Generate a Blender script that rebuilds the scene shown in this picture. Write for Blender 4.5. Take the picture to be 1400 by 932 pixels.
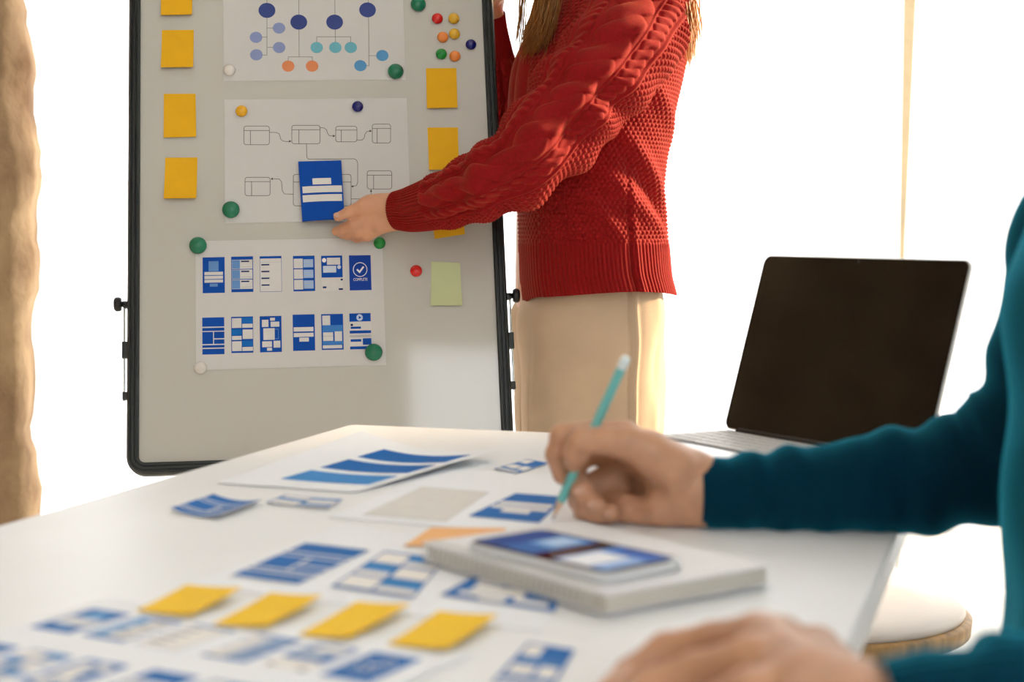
import bpy, math, random
import numpy as np
from mathutils import Matrix, Vector
random.seed(7); rng = np.random.default_rng(7)
for _o in list(bpy.data.objects): bpy.data.objects.remove(_o)
SC = bpy.context.scene; COL = SC.collection

# ------------------------------------------------------------------ camera
F = 2200.0; PITCH = math.atan2(152, F); TZ = 0.74       # focal length in pixels of a 1400 px wide frame
cd = bpy.data.cameras.new('camera'); cam = bpy.data.objects.new('camera', cd); COL.objects.link(cam)
cd.sensor_width = 36; cd.lens = F / 1400 * 36; cd.clip_start = .02
cam.location = (0, 0, 1.0); cam.rotation_euler = (math.pi/2 - PITCH, 0, 0)
cd.dof.use_dof = True; cd.dof.focus_distance = 2.58; cd.dof.aperture_fstop = 5.0
SC.camera = cam
# ------------------------------------------------------------------ world, sun, exposure
W = bpy.data.worlds.new('overcast_sky'); SC.world = W; W.use_nodes = True
_bg = W.node_tree.nodes['Background']; _bg.inputs[0].default_value = (.91, .965, 1.0, 1); _bg.inputs[1].default_value = 5.0
sd = bpy.data.lights.new('sun', 'SUN'); sun = bpy.data.objects.new('sun', sd); COL.objects.link(sun)
sd.energy = 13.0; sd.color = (1, .75, .48); sd.angle = math.radians(7)
sun.rotation_euler = Vector((-1.0, -.40, -.38)).to_track_quat('-Z', 'Y').to_euler()
sun.location = (6, 5, 4)
SC.view_settings.view_transform = 'Standard'; SC.view_settings.look = 'None'
SC.view_settings.gamma = 1; SC.view_settings.use_curve_mapping = False; SC.view_settings.exposure = 0.0
SC.cycles.use_denoising = True; SC.cycles.max_bounces = 8; SC.cycles.transparent_max_bounces = 12
SC.cycles.sample_clamp_indirect = 8

# ------------------------------------------------------------------ measuring helpers
_fw = np.array([0, math.cos(PITCH), -math.sin(PITCH)]); _up = np.array([0, math.sin(PITCH), math.cos(PITCH)]); C0 = np.array([0, 0, 1.0])
def ray(u, v): return _fw + np.array([1., 0, 0])*(u-700)/F - _up*(v-466)/F
def T(u, v, z=TZ):
    d = ray(u, v); return C0 + d*(z-1)/d[2]
def at(u, v, Y):
    d = ray(u, v); return C0 + d*Y/d[1]
# board frame: yaw, lean and roll measured from the sheets pinned on it
BY, BL, BR_ = .0991, .2902, .0182
_ex = np.array([math.cos(BY), math.sin(BY), 0]); _n = np.array([math.sin(BY), -math.cos(BY), 0]); _z = np.array([0, 0, 1.])
_uy = math.cos(BL)*_z - math.sin(BL)*_n; BN = math.cos(BL)*_n + math.sin(BL)*_z
BA = math.cos(BR_)*_ex + math.sin(BR_)*_uy; BB = -math.sin(BR_)*_ex + math.cos(BR_)*_uy
BO = np.array([-.34, 2.6091, 1.05])
def B(u, v, off=0.0):
    d = ray(u, v); t = ((BO + BN*off - C0) @ BN)/(d @ BN); p = C0 + d*t - BO
    return (p @ BA, p @ BB)
BM = Matrix(((BA[0], BB[0], BN[0], BO[0]), (BA[1], BB[1], BN[1], BO[1]), (BA[2], BB[2], BN[2], BO[2]), (0, 0, 0, 1)))
def bw(x, y, z=0): return BO + BA*x + BB*y + BN*z

# ------------------------------------------------------------------ materials
def lin(c):
    if isinstance(c, str): c = tuple(int(c[i:i+2], 16) for i in (0, 2, 4))
    return tuple((x/255/12.92 if x/255 <= .04045 else ((x/255+.055)/1.055)**2.4) for x in c)
MATS = {}
def mat(name, col, rough=.5, spec=.5, noise=0, nscale=20, bump=0, bscale=200, metal=0, sheen=0, trans=0, sss=0, col2=None, coat=0, emit=0, detail=3, stretch=None, tint=None):
    if name in MATS: return MATS[name]
    m = bpy.data.materials.new(name); m.use_nodes = True; nt = m.node_tree; p = nt.nodes['Principled BSDF']; L = nt.links
    c = lin(col) + (1,)
    p.inputs['Base Color'].default_value = c; p.inputs['Roughness'].default_value = rough
    p.inputs['Specular IOR Level'].default_value = spec; p.inputs['Metallic'].default_value = metal
    if coat: p.inputs['Coat Weight'].default_value = coat; p.inputs['Coat Roughness'].default_value = .08
    if sheen:
        p.inputs['Sheen Weight'].default_value = sheen; p.inputs['Sheen Roughness'].default_value = .45
        p.inputs['Sheen Tint'].default_value = (tint or tuple(min(1, x*1.6+.12) for x in c[:3])) + (1,)
    if trans: p.inputs['Transmission Weight'].default_value = trans
    if sss:
        p.inputs['Subsurface Weight'].default_value = sss; p.inputs['Subsurface Radius'].default_value = (.012, .005, .003); p.inputs['Subsurface Scale'].default_value = .6
    if emit:
        p.inputs['Emission Color'].default_value = c; p.inputs['Emission Strength'].default_value = emit
    tc = nt.nodes.new('ShaderNodeTexCoord')
    src = tc.outputs['Object']
    if stretch:
        mp = nt.nodes.new('ShaderNodeMapping'); mp.inputs['Scale'].default_value = stretch; L.new(src, mp.inputs[0]); src = mp.outputs[0]
    if noise or col2:
        n = nt.nodes.new('ShaderNodeTexNoise'); n.inputs['Scale'].default_value = nscale; n.inputs['Detail'].default_value = detail; L.new(src, n.inputs['Vector'])
        r = nt.nodes.new('ShaderNodeValToRGB'); r.color_ramp.elements[0].position = .32; r.color_ramp.elements[1].position = .68
        r.color_ramp.elements[0].color = tuple(x*(1-noise) for x in c[:3]) + (1,)
        r.color_ramp.elements[1].color = (lin(col2) + (1,)) if col2 else tuple(min(1, x*(1+noise)) for x in c[:3]) + (1,)
        L.new(n.outputs[0], r.inputs[0]); L.new(r.outputs[0], p.inputs['Base Color'])
    if bump:
        n = nt.nodes.new('ShaderNodeTexNoise'); n.inputs['Scale'].default_value = bscale; n.inputs['Detail'].default_value = 4; L.new(src, n.inputs['Vector'])
        b = nt.nodes.new('ShaderNodeBump'); b.inputs['Strength'].default_value = bump; b.inputs['Distance'].default_value = .01
        L.new(n.outputs[0], b.inputs['Height']); L.new(b.outputs[0], p.inputs['Normal'])
    MATS[name] = m; return m
def ink(col, rough=.55): return mat('ink_' + (col if isinstance(col, str) else '_'.join(map(str, col))), col, rough, .12, noise=.03, nscale=60)

# ------------------------------------------------------------------ mesh helpers
def tag(o, label=None, cat=None, group=None, kind=None):
    for k, v in (('label', label), ('category', cat), ('group', group), ('kind', kind)):
        if v: o[k] = v
    return o
def npmesh(name, V, Fq, smooth=True):
    V = np.asarray(V, np.float32).reshape(-1, 3); Fq = np.asarray(Fq, np.int32); k = Fq.shape[1]
    me = bpy.data.meshes.new(name); me.vertices.add(len(V)); me.vertices.foreach_set('co', V.ravel())
    me.loops.add(Fq.size); me.loops.foreach_set('vertex_index', Fq.ravel())
    me.polygons.add(len(Fq)); me.polygons.foreach_set('loop_start', np.arange(0, Fq.size, k, dtype=np.int32))
    try: me.polygons.foreach_set('loop_total', np.full(len(Fq), k, np.int32))
    except Exception: pass
    me.polygons.foreach_set('use_smooth', np.full(len(Fq), smooth)); me.update(calc_edges=True); me.validate()
    return me
def link(name, me, mats=None, parent=None, M=None):
    o = bpy.data.objects.new(name, me); COL.objects.link(o)
    if mats is not None and me is not None and not me.materials:
        for m in (mats if isinstance(mats, (list, tuple)) else [mats]): me.materials.append(m)
    if parent is not None: o.parent = parent
    elif M is not None: o.matrix_world = M
    return o
def empty(name, M=None, loc=None):
    o = bpy.data.objects.new(name, None); COL.objects.link(o); o.empty_display_size = .05
    if M is not None: o.matrix_world = M
    if loc is not None: o.location = loc
    return o
class MB:
    """collects polygons of one mesh"""
    def __init__(s): s.v = []; s.f = []; s.mi = []; s.sm = []
    def add(s, V, Fs, mi=0, smooth=False):
        b = len(s.v); s.v += [tuple(map(float, p)) for p in V]
        for f in Fs: s.f.append([i+b for i in f]); s.mi.append(mi); s.sm.append(smooth)
        return s
    def box(s, lo, hi, M=None, mi=0, bev=0.0):
        (x0, y0, z0), (x1, y1, z1) = lo, hi
        if bev <= 0:
            V = [(x0,y0,z0),(x1,y0,z0),(x1,y1,z0),(x0,y1,z0),(x0,y0,z1),(x1,y0,z1),(x1,y1,z1),(x0,y1,z1)]
            Fs = [(0,3,2,1),(4,5,6,7),(0,1,5,4),(1,2,6,5),(2,3,7,6),(3,0,4,7)]
        else:
            return s.rbox(lo, hi, bev, M, mi, bev)
        if M is not None: V = [M @ Vector(p) for p in V]
        return s.add(V, Fs, mi)
    def rbox(s, lo, hi, r, M=None, mi=0, bev=.001, seg=5, smooth=False):
        """box with rounded corners in plan (radius r) and chamfered top and bottom rims"""
        (x0, y0, z0), (x1, y1, z1) = lo, hi
        ring = lambda i: [(cx+(max(r-i,0))*math.cos(a), cy+(max(r-i,0))*math.sin(a)) for cx, cy, a0 in ((x1-r,y1-r,0),(x0+r,y1-r,90),(x0+r,y0+r,180),(x1-r,y0+r,270)) for a in [math.radians(a0+90*k/seg) for k in range(seg+1)]]
        rs = [(ring(bev), z0), (ring(0), z0+bev), (ring(0), z1-bev), (ring(bev), z1)]
        V = [(p[0], p[1], z) for rg, z in rs for p in rg]; n = len(rs[0][0])
        Fs = [[j*n+i, j*n+(i+1) % n, (j+1)*n+(i+1) % n, (j+1)*n+i] for j in range(3) for i in range(n)]
        Fs.append(list(range(n-1, -1, -1))); Fs.append([3*n+i for i in range(n)])
        if M is not None: V = [M @ Vector(p) for p in V]
        return s.add(V, Fs, mi, smooth)
    def tube(s, pts, rad, n=8, mi=0, cap=True):
        P = [np.array(p, float) for p in pts]; m = len(P); rad = rad if hasattr(rad, '__len__') else [rad]*m
        up = None; V = []
        for i in range(m):
            t = P[min(i+1, m-1)] - P[max(i-1, 0)]; t /= np.linalg.norm(t)+1e-12
            if up is None: up = np.array([0, 0, 1.]) if abs(t[2]) < .9 else np.array([1., 0, 0])
            a = up - t*(up @ t); a /= np.linalg.norm(a)+1e-12; up = a; b = np.cross(t, a)
            V += [P[i] + rad[i]*(a*math.cos(2*math.pi*k/n) + b*math.sin(2*math.pi*k/n)) for k in range(n)]
        Fs = [[i*n+k, i*n+(k+1) % n, (i+1)*n+(k+1) % n, (i+1)*n+k] for i in range(m-1) for k in range(n)]
        s.add(V, Fs, mi, True)
        if cap: s.add([V[k] for k in range(n)], [list(range(n-1, -1, -1))], mi); s.add(V[-n:], [list(range(n))], mi)
        return s
    def lathe(s, prof, n=24, M=None, mi=0):
        V = []; m = len(prof)
        for r, z in prof: V += [(r*math.cos(2*math.pi*k/n), r*math.sin(2*math.pi*k/n), z) for k in range(n)]
        Fs = [[i*n+k, i*n+(k+1) % n, (i+1)*n+(k+1) % n, (i+1)*n+k] for i in range(m-1) for k in range(n)]
        Fs.append(list(range(n-1, -1, -1))); Fs.append([(m-1)*n+k for k in range(n)])
        if M is not None: V = [M @ Vector(p) for p in V]
        return s.add(V, Fs, mi, True)
    def mesh(s, name):
        me = bpy.data.meshes.new(name); me.from_pydata(s.v, [], s.f)
        me.polygons.foreach_set('material_index', s.mi); me.polygons.foreach_set('use_smooth', s.sm); me.update(); return me
    def build(s, name, mats, parent=None, M=None): return link(name, s.mesh(name), mats, parent, M)

# ---- smooth swept tubes (sleeves, torso, legs) with a displacement of their own
def crom(P, n):
    P = np.asarray(P, float); Q = np.vstack([2*P[0]-P[1], P, 2*P[-1]-P[-2]]); out = []
    m = len(P)-1; ts = np.linspace(0, m, n)
    for t in ts:
        i = min(int(t), m-1); f = t-i; a, b, c, d = Q[i], Q[i+1], Q[i+2], Q[i+3]
        out.append(.5*((2*b)+(-a+c)*f+(2*a-5*b+4*c-d)*f*f+(-a+3*b-3*c+d)*f**3))
    return np.array(out)
def sweep(path, nu, nv, disp=None, ref=(0, -1, 0), capend=True, expo=2.0, tan=None):
    """path rows: x,y,z,ra,rb ; angle 0 looks along ref; ra is the radius along ref, rb across"""
    Cc = crom(path, nu*4); seg = np.r_[0, np.cumsum(np.linalg.norm(np.diff(Cc[:, :3], axis=0), axis=1))]
    s = np.linspace(0, seg[-1], nu); Cc = np.stack([np.interp(s, seg, Cc[:, k]) for k in range(Cc.shape[1])], 1)
    P = Cc[:, :3]; t = np.gradient(P, axis=0); t /= np.linalg.norm(t, axis=1)[:, None]
    if tan is not None: t = np.tile(np.array(tan, float), (nu, 1))
    e1 = np.array(ref, float)[None] - t*(t @ np.array(ref, float))[:, None]; e1 /= np.linalg.norm(e1, axis=1)[:, None]; e2 = np.cross(t, e1)
    ph = np.linspace(-math.pi, math.pi, nv, endpoint=False)
    c, sn = np.cos(ph), np.sin(ph); k = (np.abs(c)**expo + np.abs(sn)**expo)**(-1/expo)
    X = (e1[:, None]*(Cc[:, 3, None]*(c*k)[None])[..., None] + e2[:, None]*(Cc[:, 4, None]*(sn*k)[None])[..., None])
    nrm = X/np.linalg.norm(X, axis=2)[..., None]
    V = P[:, None] + X
    if disp is not None:
        S, PH = np.meshgrid(s, ph, indexing='ij'); V = V + nrm*disp(S, PH, V)[..., None]
    i, j = np.meshgrid(np.arange(nu-1), np.arange(nv), indexing='ij'); j2 = (j+1) % nv
    Fq = np.stack([i*nv+j, i*nv+j2, (i+1)*nv+j2, (i+1)*nv+j], -1).reshape(-1, 4)
    V = V.reshape(-1, 3)
    if capend:
        for row in (0, nu-1):
            b = len(V); V = np.vstack([V, P[row][None]]); jj = np.arange(nv)
            q = np.stack([row*nv+jj, row*nv+(jj+1) % nv, np.full(nv, b), np.full(nv, b)], -1)
            if row == 0: q = q[:, [1, 0, 2, 3]]
            Fq = np.vstack([Fq, q])
    return V, Fq, s
def quads_to_mesh(name, V, Fq):
    tri = Fq[Fq[:, 2] == Fq[:, 3]][:, :3]; q = Fq[Fq[:, 2] != Fq[:, 3]]
    me = bpy.data.meshes.new(name); me.vertices.add(len(V)); me.vertices.foreach_set('co', np.asarray(V, np.float32).ravel())
    lp = np.r_[q.ravel(), tri.ravel()].astype(np.int32); me.loops.add(len(lp)); me.loops.foreach_set('vertex_index', lp)
    st = np.r_[np.arange(len(q))*4, len(q)*4 + np.arange(len(tri))*3].astype(np.int32)
    me.polygons.add(len(st)); me.polygons.foreach_set('loop_start', st)
    me.polygons.foreach_set('use_smooth', np.ones(len(st), bool)); me.update(calc_edges=True); me.validate(); return me
def merge(parts):
    V = []; Fs = []; b = 0
    for v, f in parts: V.append(v); Fs.append(f+b); b += len(v)
    return np.vstack(V), np.vstack(Fs)

# ---- bodies: one continuous surface grown from smoothly blended round cones
def cone(p, a, b, ra, rb):
    a = np.asarray(a, np.float32); b = np.asarray(b, np.float32); ba = b-a; pa = p-a
    t = np.clip((pa @ ba)/float(ba @ ba + 1e-12), 0, 1); q = pa - t[..., None]*ba
    return np.sqrt((q*q).sum(-1)) - (ra + t*(rb-ra))
def ell(p, c, r):
    r = np.asarray(r, np.float32); q = (p-np.asarray(c, np.float32)); k0 = np.sqrt(((q/r)**2).sum(-1)); k1 = np.sqrt(((q/(r*r))**2).sum(-1))
    return k0*(k0-1)/(k1+1e-9)
def smin(a, b, k):
    h = np.clip(.5+.5*(b-a)/k, 0, 1); return b+(a-b)*h - k*h*(1-h)
def smax(a, b, k): return -smin(-a, -b, k)
def nets(fun, lo, hi, h):
    lo = np.array(lo, float); n = np.ceil((np.array(hi)-lo)/h).astype(int)+1
    g = np.stack(np.meshgrid(*[lo[k]+h*np.arange(n[k]) for k in range(3)], indexing='ij'), -1).astype(np.float32)
    D = fun(g); ins = D < 0; cs = [(a, b, c) for a in (0, 1) for b in (0, 1) for c in (0, 1)]
    sl = lambda A, o: A[o[0]:A.shape[0]-1+o[0], o[1]:A.shape[1]-1+o[1], o[2]:A.shape[2]-1+o[2]]
    cnt = sum(sl(ins, o).astype(np.int8) for o in cs); mask = (cnt > 0) & (cnt < 8)
    idx = np.full(mask.shape, -1, np.int64); idx[mask] = np.arange(mask.sum()); base = np.argwhere(mask).astype(float)
    cv = {o: sl(D, o)[mask] for o in cs}; pos = np.zeros((len(base), 3)); num = np.zeros(len(base))
    for o in cs:
        for ax in range(3):
            if o[ax] == 0:
                o2 = list(o); o2[ax] = 1; o2 = tuple(o2); va, vb = cv[o], cv[o2]; cr = (va < 0) != (vb < 0)
                t = np.where(cr, va/np.where(cr, va-vb, 1), 0); e = np.zeros(3); e[ax] = 1
                pos += cr[:, None]*(np.array(o)[None] + t[:, None]*e[None]); num += cr
    V = lo + h*(base + pos/num[:, None]); Q = []
    for ax in range(3):
        a1, a2 = (ax+1) % 3, (ax+2) % 3
        s0 = [slice(None)]*3; s1 = [slice(None)]*3; s0[ax] = slice(0, -1); s1[ax] = slice(1, None)
        for q in (a1, a2): s0[q] = slice(1, -1); s1[q] = slice(1, -1)
        A, Bv = ins[tuple(s0)], ins[tuple(s1)]
        for cond, rev in ((A & ~Bv, False), (~A & Bv, True)):
            e = np.argwhere(cond); e[:, a1] += 1; e[:, a2] += 1
            if not len(e): continue
            def ci(d1, d2):
                f = e.copy(); f[:, a1] += d1; f[:, a2] += d2; return idx[f[:, 0], f[:, 1], f[:, 2]]
            q = np.stack([ci(-1, -1), ci(0, -1), ci(0, 0), ci(-1, 0)], -1); Q.append(q[:, ::-1] if rev else q)
    return V, np.vstack(Q)
def grow(chains, h, k=.006, extra=None, pad=.01, carve=None):
    """chains: list of (list of (xyz, radius), blend)"""
    pts = np.array([p for ch, _ in chains for p, r in ch]); rr = max(r for ch, _ in chains for p, r in ch)
    lo, hi = pts.min(0)-rr-pad, pts.max(0)+rr+pad
    def fun(g):
        D = None
        for ch, kk in chains:
            d = None
            for (a, ra), (b, rb) in zip(ch[:-1], ch[1:]):
                c = cone(g, a, b, ra, rb); d = c if d is None else smin(d, c, .004)
            D = d if D is None else smin(D, d, kk or k)
        if extra: D = extra(g, D)
        return D
    return nets(fun, lo, hi, h)
# ------------------------------------------------------------------ the room
def structure(mb, name, m, M=None): return tag(mb.build(name, m, M=M), kind='structure')
RX0, RX1, RY0, RY1, RH = -3.2, 3.4, -2.0, 4.75, 3.9
m_floor = mat('pale_floor_screed', 'e9e5de', .45, .4, noise=.04, nscale=3, bump=.05, bscale=40)
m_plaster = mat('white_plaster', 'ece8e1', .85, .2, noise=.03, nscale=5, bump=.1, bscale=60)
m_frame = mat('window_frame_paint', 'b9a98c', .5, .4, noise=.05, nscale=30)
structure(MB().box((RX0-.2, RY0-.2, -.1), (RX1+.2, RY1+.2, 0)), 'floor', m_floor)
structure(MB().box((RX0-.2, RY0-.2, RH), (RX1+.2, RY1+.2, RH+.1)), 'ceiling', m_plaster)
m_stone = mat('rough_stone', '8f6f52', .9, .2, noise=.35, nscale=5, col2='b59a78', bump=.9, bscale=28, detail=8)
def wall(name, axis, c, a0, a1, holes, m=None):
    """wall slab at axis coordinate c (0.18 thick outward), spanning a0..a1, with window holes (u0,u1,z0,z1)"""
    mb = MB(); us = sorted({a0, a1, *[h[0] for h in holes], *[h[1] for h in holes]})
    o = .18 if c > 0 else -.18
    for u0, u1 in zip(us[:-1], us[1:]):
        zs = [0.]
        for h in sorted([h for h in holes if h[0] <= u0+1e-6 and h[1] >= u1-1e-6], key=lambda h: h[2]): zs += [h[2], h[3]]
        zs.append(RH)
        for z0, z1 in zip(zs[::2], zs[1::2]):
            if z1-z0 < 1e-4: continue
            lo, hi = ((u0, min(c, c+o), z0), (u1, max(c, c+o), z1)) if axis == 'y' else ((min(c, c+o), u0, z0), (max(c, c+o), u1, z1))
            mb.box(lo, hi)
    return structure(mb, name, m or m_plaster)
HB = [(-2.9, -.9, .04, 3.3), (-.78, .98, .04, 3.3), (1.14, 2.9, .04, 3.3)]
HF = [(-2.4, -1.2, .95, 2.6), (.42, 2.4, .95, 3.5)]  # first opening added unseen for fill light; second makes the glare on the board
HL = []
wall('wall_back', 'y', RY1, RX0-.18, RX1+.18, HB)
wall('wall_front', 'y', RY0, RX0-.18, RX1+.18, HF)
wall('wall_left', 'x', RX0, RY0, RY1, HL, m_stone)
HR = [(3.45, 4.5, .5, 3.4)]  # unseen window, added and sized to let sun onto the woman's back
wall('wall_right', 'x', RX1, RY0, RY1, HR)
m_glass = bpy.data.materials.new('window_glass'); m_glass.use_nodes = True
_nt = m_glass.node_tree; _nt.nodes.remove(_nt.nodes['Principled BSDF']); _tr = _nt.nodes.new('ShaderNodeBsdfTransparent'); _gl = _nt.nodes.new('ShaderNodeBsdfGlossy')
_gl.inputs['Roughness'].default_value = .02; _mx = _nt.nodes.new('ShaderNodeMixShader'); _mx.inputs[0].default_value = .05
_nt.links.new(_tr.outputs[0], _mx.inputs[1]); _nt.links.new(_gl.outputs[0], _mx.inputs[2]); _nt.links.new(_mx.outputs[0], _nt.nodes['Material Output'].inputs[0])
wn = 0
def window(axis, c, hole, bars, rails):
    global wn; wn += 1
    u0, u1, z0, z1 = hole; e = empty('window_%d' % wn, loc=(0, 0, 0)); tag(e, kind='structure')
    def bx(a0, a1, b0, b1, t0, t1): return ((a0, c+t0, b0), (a1, c+t1, b1)) if axis == 'y' else ((c+t0, a0, b0), (c+t1, a1, b1))
    mb = MB()
    for a0, a1, b0, b1 in ((u0, u0+.06, z0, z1), (u1-.06, u1, z0, z1), (u0+.06, u1-.06, z0, z0+.06), (u0+.06, u1-.06, z1-.06, z1)): mb.box(*bx(a0, a1, b0, b1, .06, .12))
    mb.build('window_frame', m_frame, e)
    cx = [u0+.06] + [u0+(u1-u0)*(k+1)/(bars+1) for k in range(bars)] + [u1-.06]; cz = [z0+.06] + [z0+(z1-z0)*(k+1)/(rails+1) for k in range(rails)] + [z1-.06]
    for x in cx[1:-1]: MB().box(*bx(x-.02, x+.02, z0+.06, z1-.06, .065, .115)).build('mullion', m_frame, e)
    for z in cz[1:-1]: MB().box(*bx(u0+.06, u1-.06, z-.02, z+.02, .07, .11)).build('transom', m_frame, e)
    for a0, a1 in zip(cx[:-1], cx[1:]):
        for b0, b1 in zip(cz[:-1], cz[1:]): MB().box(*bx(a0, a1, b0, b1, .087, .093)).build('pane', m_glass, e)
for h in HB: window('y', RY1, h, 1, 2)
for h in HF: window('y', RY0-.18, h, 1, 2)
for h in HR: window('x', RX1, h, 0, 1)

# rough pillar beside the window
m_stone = mat('rough_stone', '8f6f52', .9, .2, noise=.35, nscale=5, col2='b59a78', bump=.9, bscale=28, detail=8)
def pillar():
    n, m = 14, 120; V = []; xs0, xs1, y0, y1 = -1.9, -1.236, 4.0, 4.19
    for j in range(m+1):
        z = RH*j/m
        j1 = .012*math.sin(z*7.3)+.010*math.sin(z*17+1)+.006*random.uniform(-1, 1); j2 = .012*math.sin(z*5.1+2)+.008*math.sin(z*23)+.005*random.uniform(-1, 1)
        j1 += .03*math.exp(-((z-.62)/.10)**2)
        V += [(xs0, y1, z), (xs0, y0, z)] + [(xs0+(xs1+j1-xs0)*k/6, y0+.006*random.uniform(-1, 1), z) for k in range(1, 6)] + [(xs1+j1-.012, y0, z), (xs1+j1, y0+.012, z), (xs1+j2+.01, (y0+y1)/2, z), (xs1+j2, y1, z)]
    k = 11; Fs = [[j*k+i, j*k+(i+1) % k, (j+1)*k+(i+1) % k, (j+1)*k+i] for j in range(m) for i in range(k)]
    Fs += [list(range(k-1, -1, -1)), [m*k+i for i in range(k)]]
    o = MB().add(V, Fs, 0, True).build('stone_pillar', m_stone)
    tag(o, 'rough brown stone pillar standing beside the white curtain', 'pillar')
pillar()

# sheer curtains
m_curtain = bpy.data.materials.new('sheer_white_curtain'); m_curtain.use_nodes = True
_nt = m_curtain.node_tree; _nt.nodes.remove(_nt.nodes['Principled BSDF']); L_ = _nt.links
_tl = _nt.nodes.new('ShaderNodeBsdfTranslucent'); _df = _nt.nodes.new('ShaderNodeBsdfDiffuse'); _tp = _nt.nodes.new('ShaderNodeBsdfTransparent')
_wv = _nt.nodes.new('ShaderNodeTexNoise'); _wv.inputs['Scale'].default_value = 900; _cr = _nt.nodes.new('ShaderNodeValToRGB')
_cr.color_ramp.elements[0].color = (.86, .86, .85, 1); _cr.color_ramp.elements[1].color = (.95, .95, .94, 1); L_.new(_wv.outputs[0], _cr.inputs[0])
for n_ in (_tl, _df): L_.new(_cr.outputs[0], n_.inputs[0])
_m1 = _nt.nodes.new('ShaderNodeMixShader'); _m1.inputs[0].default_value = .30; L_.new(_tl.outputs[0], _m1.inputs[1]); L_.new(_df.outputs[0], _m1.inputs[2])
_m2 = _nt.nodes.new('ShaderNodeMixShader'); _m2.inputs[0].default_value = .30; L_.new(_m1.outputs[0], _m2.inputs[1]); L_.new(_tp.outputs[0], _m2.inputs[2])
L_.new(_m2.outputs[0], _nt.nodes['Material Output'].inputs[0])
m_rail = mat('curtain_rail_metal', 'c9c6c0', .4, .5, noise=.03)
def curtain(x0, x1, label, seed, lean=0.0):
    r = random.Random(seed); nx, nz = int((x1-x0)/.02), 22; ph = [r.uniform(0, 6) for _ in range(4)]; V = []
    for j in range(nz+1):
        z = .02 + 3.48*j/nz
        for i in range(nx+1):
            x = x0+(x1-x0)*i/nx; a = .018+.012*(1-z/3.5)
            xe = x + lean*max(0, z-.9)*max(0, 1-i/8)
            y = 4.36 + a*math.sin(x*44+ph[0]+.4*math.sin(z*1.1+ph[1])) + .5*a*math.sin(x*23+ph[2]+.3*z)
            V.append((xe, y, z))
    k = nx+1; Fs = [[j*k+i, j*k+i+1, (j+1)*k+i+1, (j+1)*k+i] for j in range(nz) for i in range(nx)]
    o = MB().add(V, Fs, 0, True).build('curtain', m_curtain); tag(o, label, 'curtain', 'sheer curtains across the window wall')
    return o
curtain(-1.50, -.30, 'sheer white curtain hanging between the stone pillar and the whiteboard', 1)
curtain(-.31, 1.054, 'sheer white curtain hanging behind the woman in red', 2)
curtain(1.060, 2.85, 'sheer white curtain hanging behind the laptop screen', 3, .028)
curtain(-2.9, -1.60, 'sheer white curtain hanging on the far side of the stone pillar', 4)
tag(MB().tube([(-3.0, 4.36, 3.52), (3.0, 4.36, 3.52)], .014, 10).build('curtain_rail', m_rail), 'pale metal rail from which the sheer curtains hang', 'curtain rail')

# ------------------------------------------------------------------ the white table
TBL = np.array([-.216, 2.143]); TU = np.array([-.3046, -.9525]); TWD = np.array([.9525, -.3046]); TLEN, TWID = 1.62, .757
m_table = mat('white_table_laminate', 'f1f3f5', .42, .5, noise=.015, nscale=6)
m_tedge = mat('white_table_edge', 'efece6', .4, .5, noise=.02)
m_leg = mat('white_powder_coat', 'dcdcda', .45, .5, noise=.03)
table = empty('table', M=Matrix(((TWD[0], -TU[0], 0, TBL[0]), (TWD[1], -TU[1], 0, TBL[1]), (0, 0, 1, 0), (0, 0, 0, 1))))
tag(table, 'large white rectangular work table covered with printed papers', 'table')
MB().rbox((0, -TLEN, TZ-.028), (TWID, 0, TZ), .012, bev=.002).build('tabletop', m_table, table)
for y in (-.30, -TLEN+.30):
    MB().rbox((TWID/2-.04, y-.03, .03), (TWID/2+.04, y+.03, TZ-.06), .008, bev=.002).build('column', m_leg, table)
    MB().rbox((TWID/2-.27, y-.035, 0), (TWID/2+.27, y+.035, .03), .012, bev=.004).build('foot', m_leg, table)
    MB().rbox((TWID/2-.22, y-.03, TZ-.06), (TWID/2+.22, y+.03, TZ-.028), .008, bev=.002).build('bearer', m_leg, table)
MB().rbox((TWID/2-.02, -TLEN+.33, TZ-.09), (TWID/2+.02, -.33, TZ-.06), .005, bev=.002).build('beam', m_leg, table)

# ------------------------------------------------------------------ whiteboard easel
XL, XR, YB, YT = -.2562, .3068, -.4221, .455
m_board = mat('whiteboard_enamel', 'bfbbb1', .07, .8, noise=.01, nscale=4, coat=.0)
m_bframe = mat('dark_green_black_plastic', '161c19', .42, .5, noise=.15, nscale=50, bump=.03, bscale=300)
m_chrome = mat('chrome_rod', 'd8dcdc', .18, .5, metal=1, noise=.05)
m_black = mat('black_plastic', '151515', .45, .5, noise=.2, nscale=60)
easel = empty('whiteboard_easel', M=BM); tag(easel, 'grey white whiteboard in a dark ridged frame on an easel', 'whiteboard')
MB().box((XL-.004, YB-.004, -.012), (XR+.004, YT+.004, 0)).build('writing_surface', m_board, easel)
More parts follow.
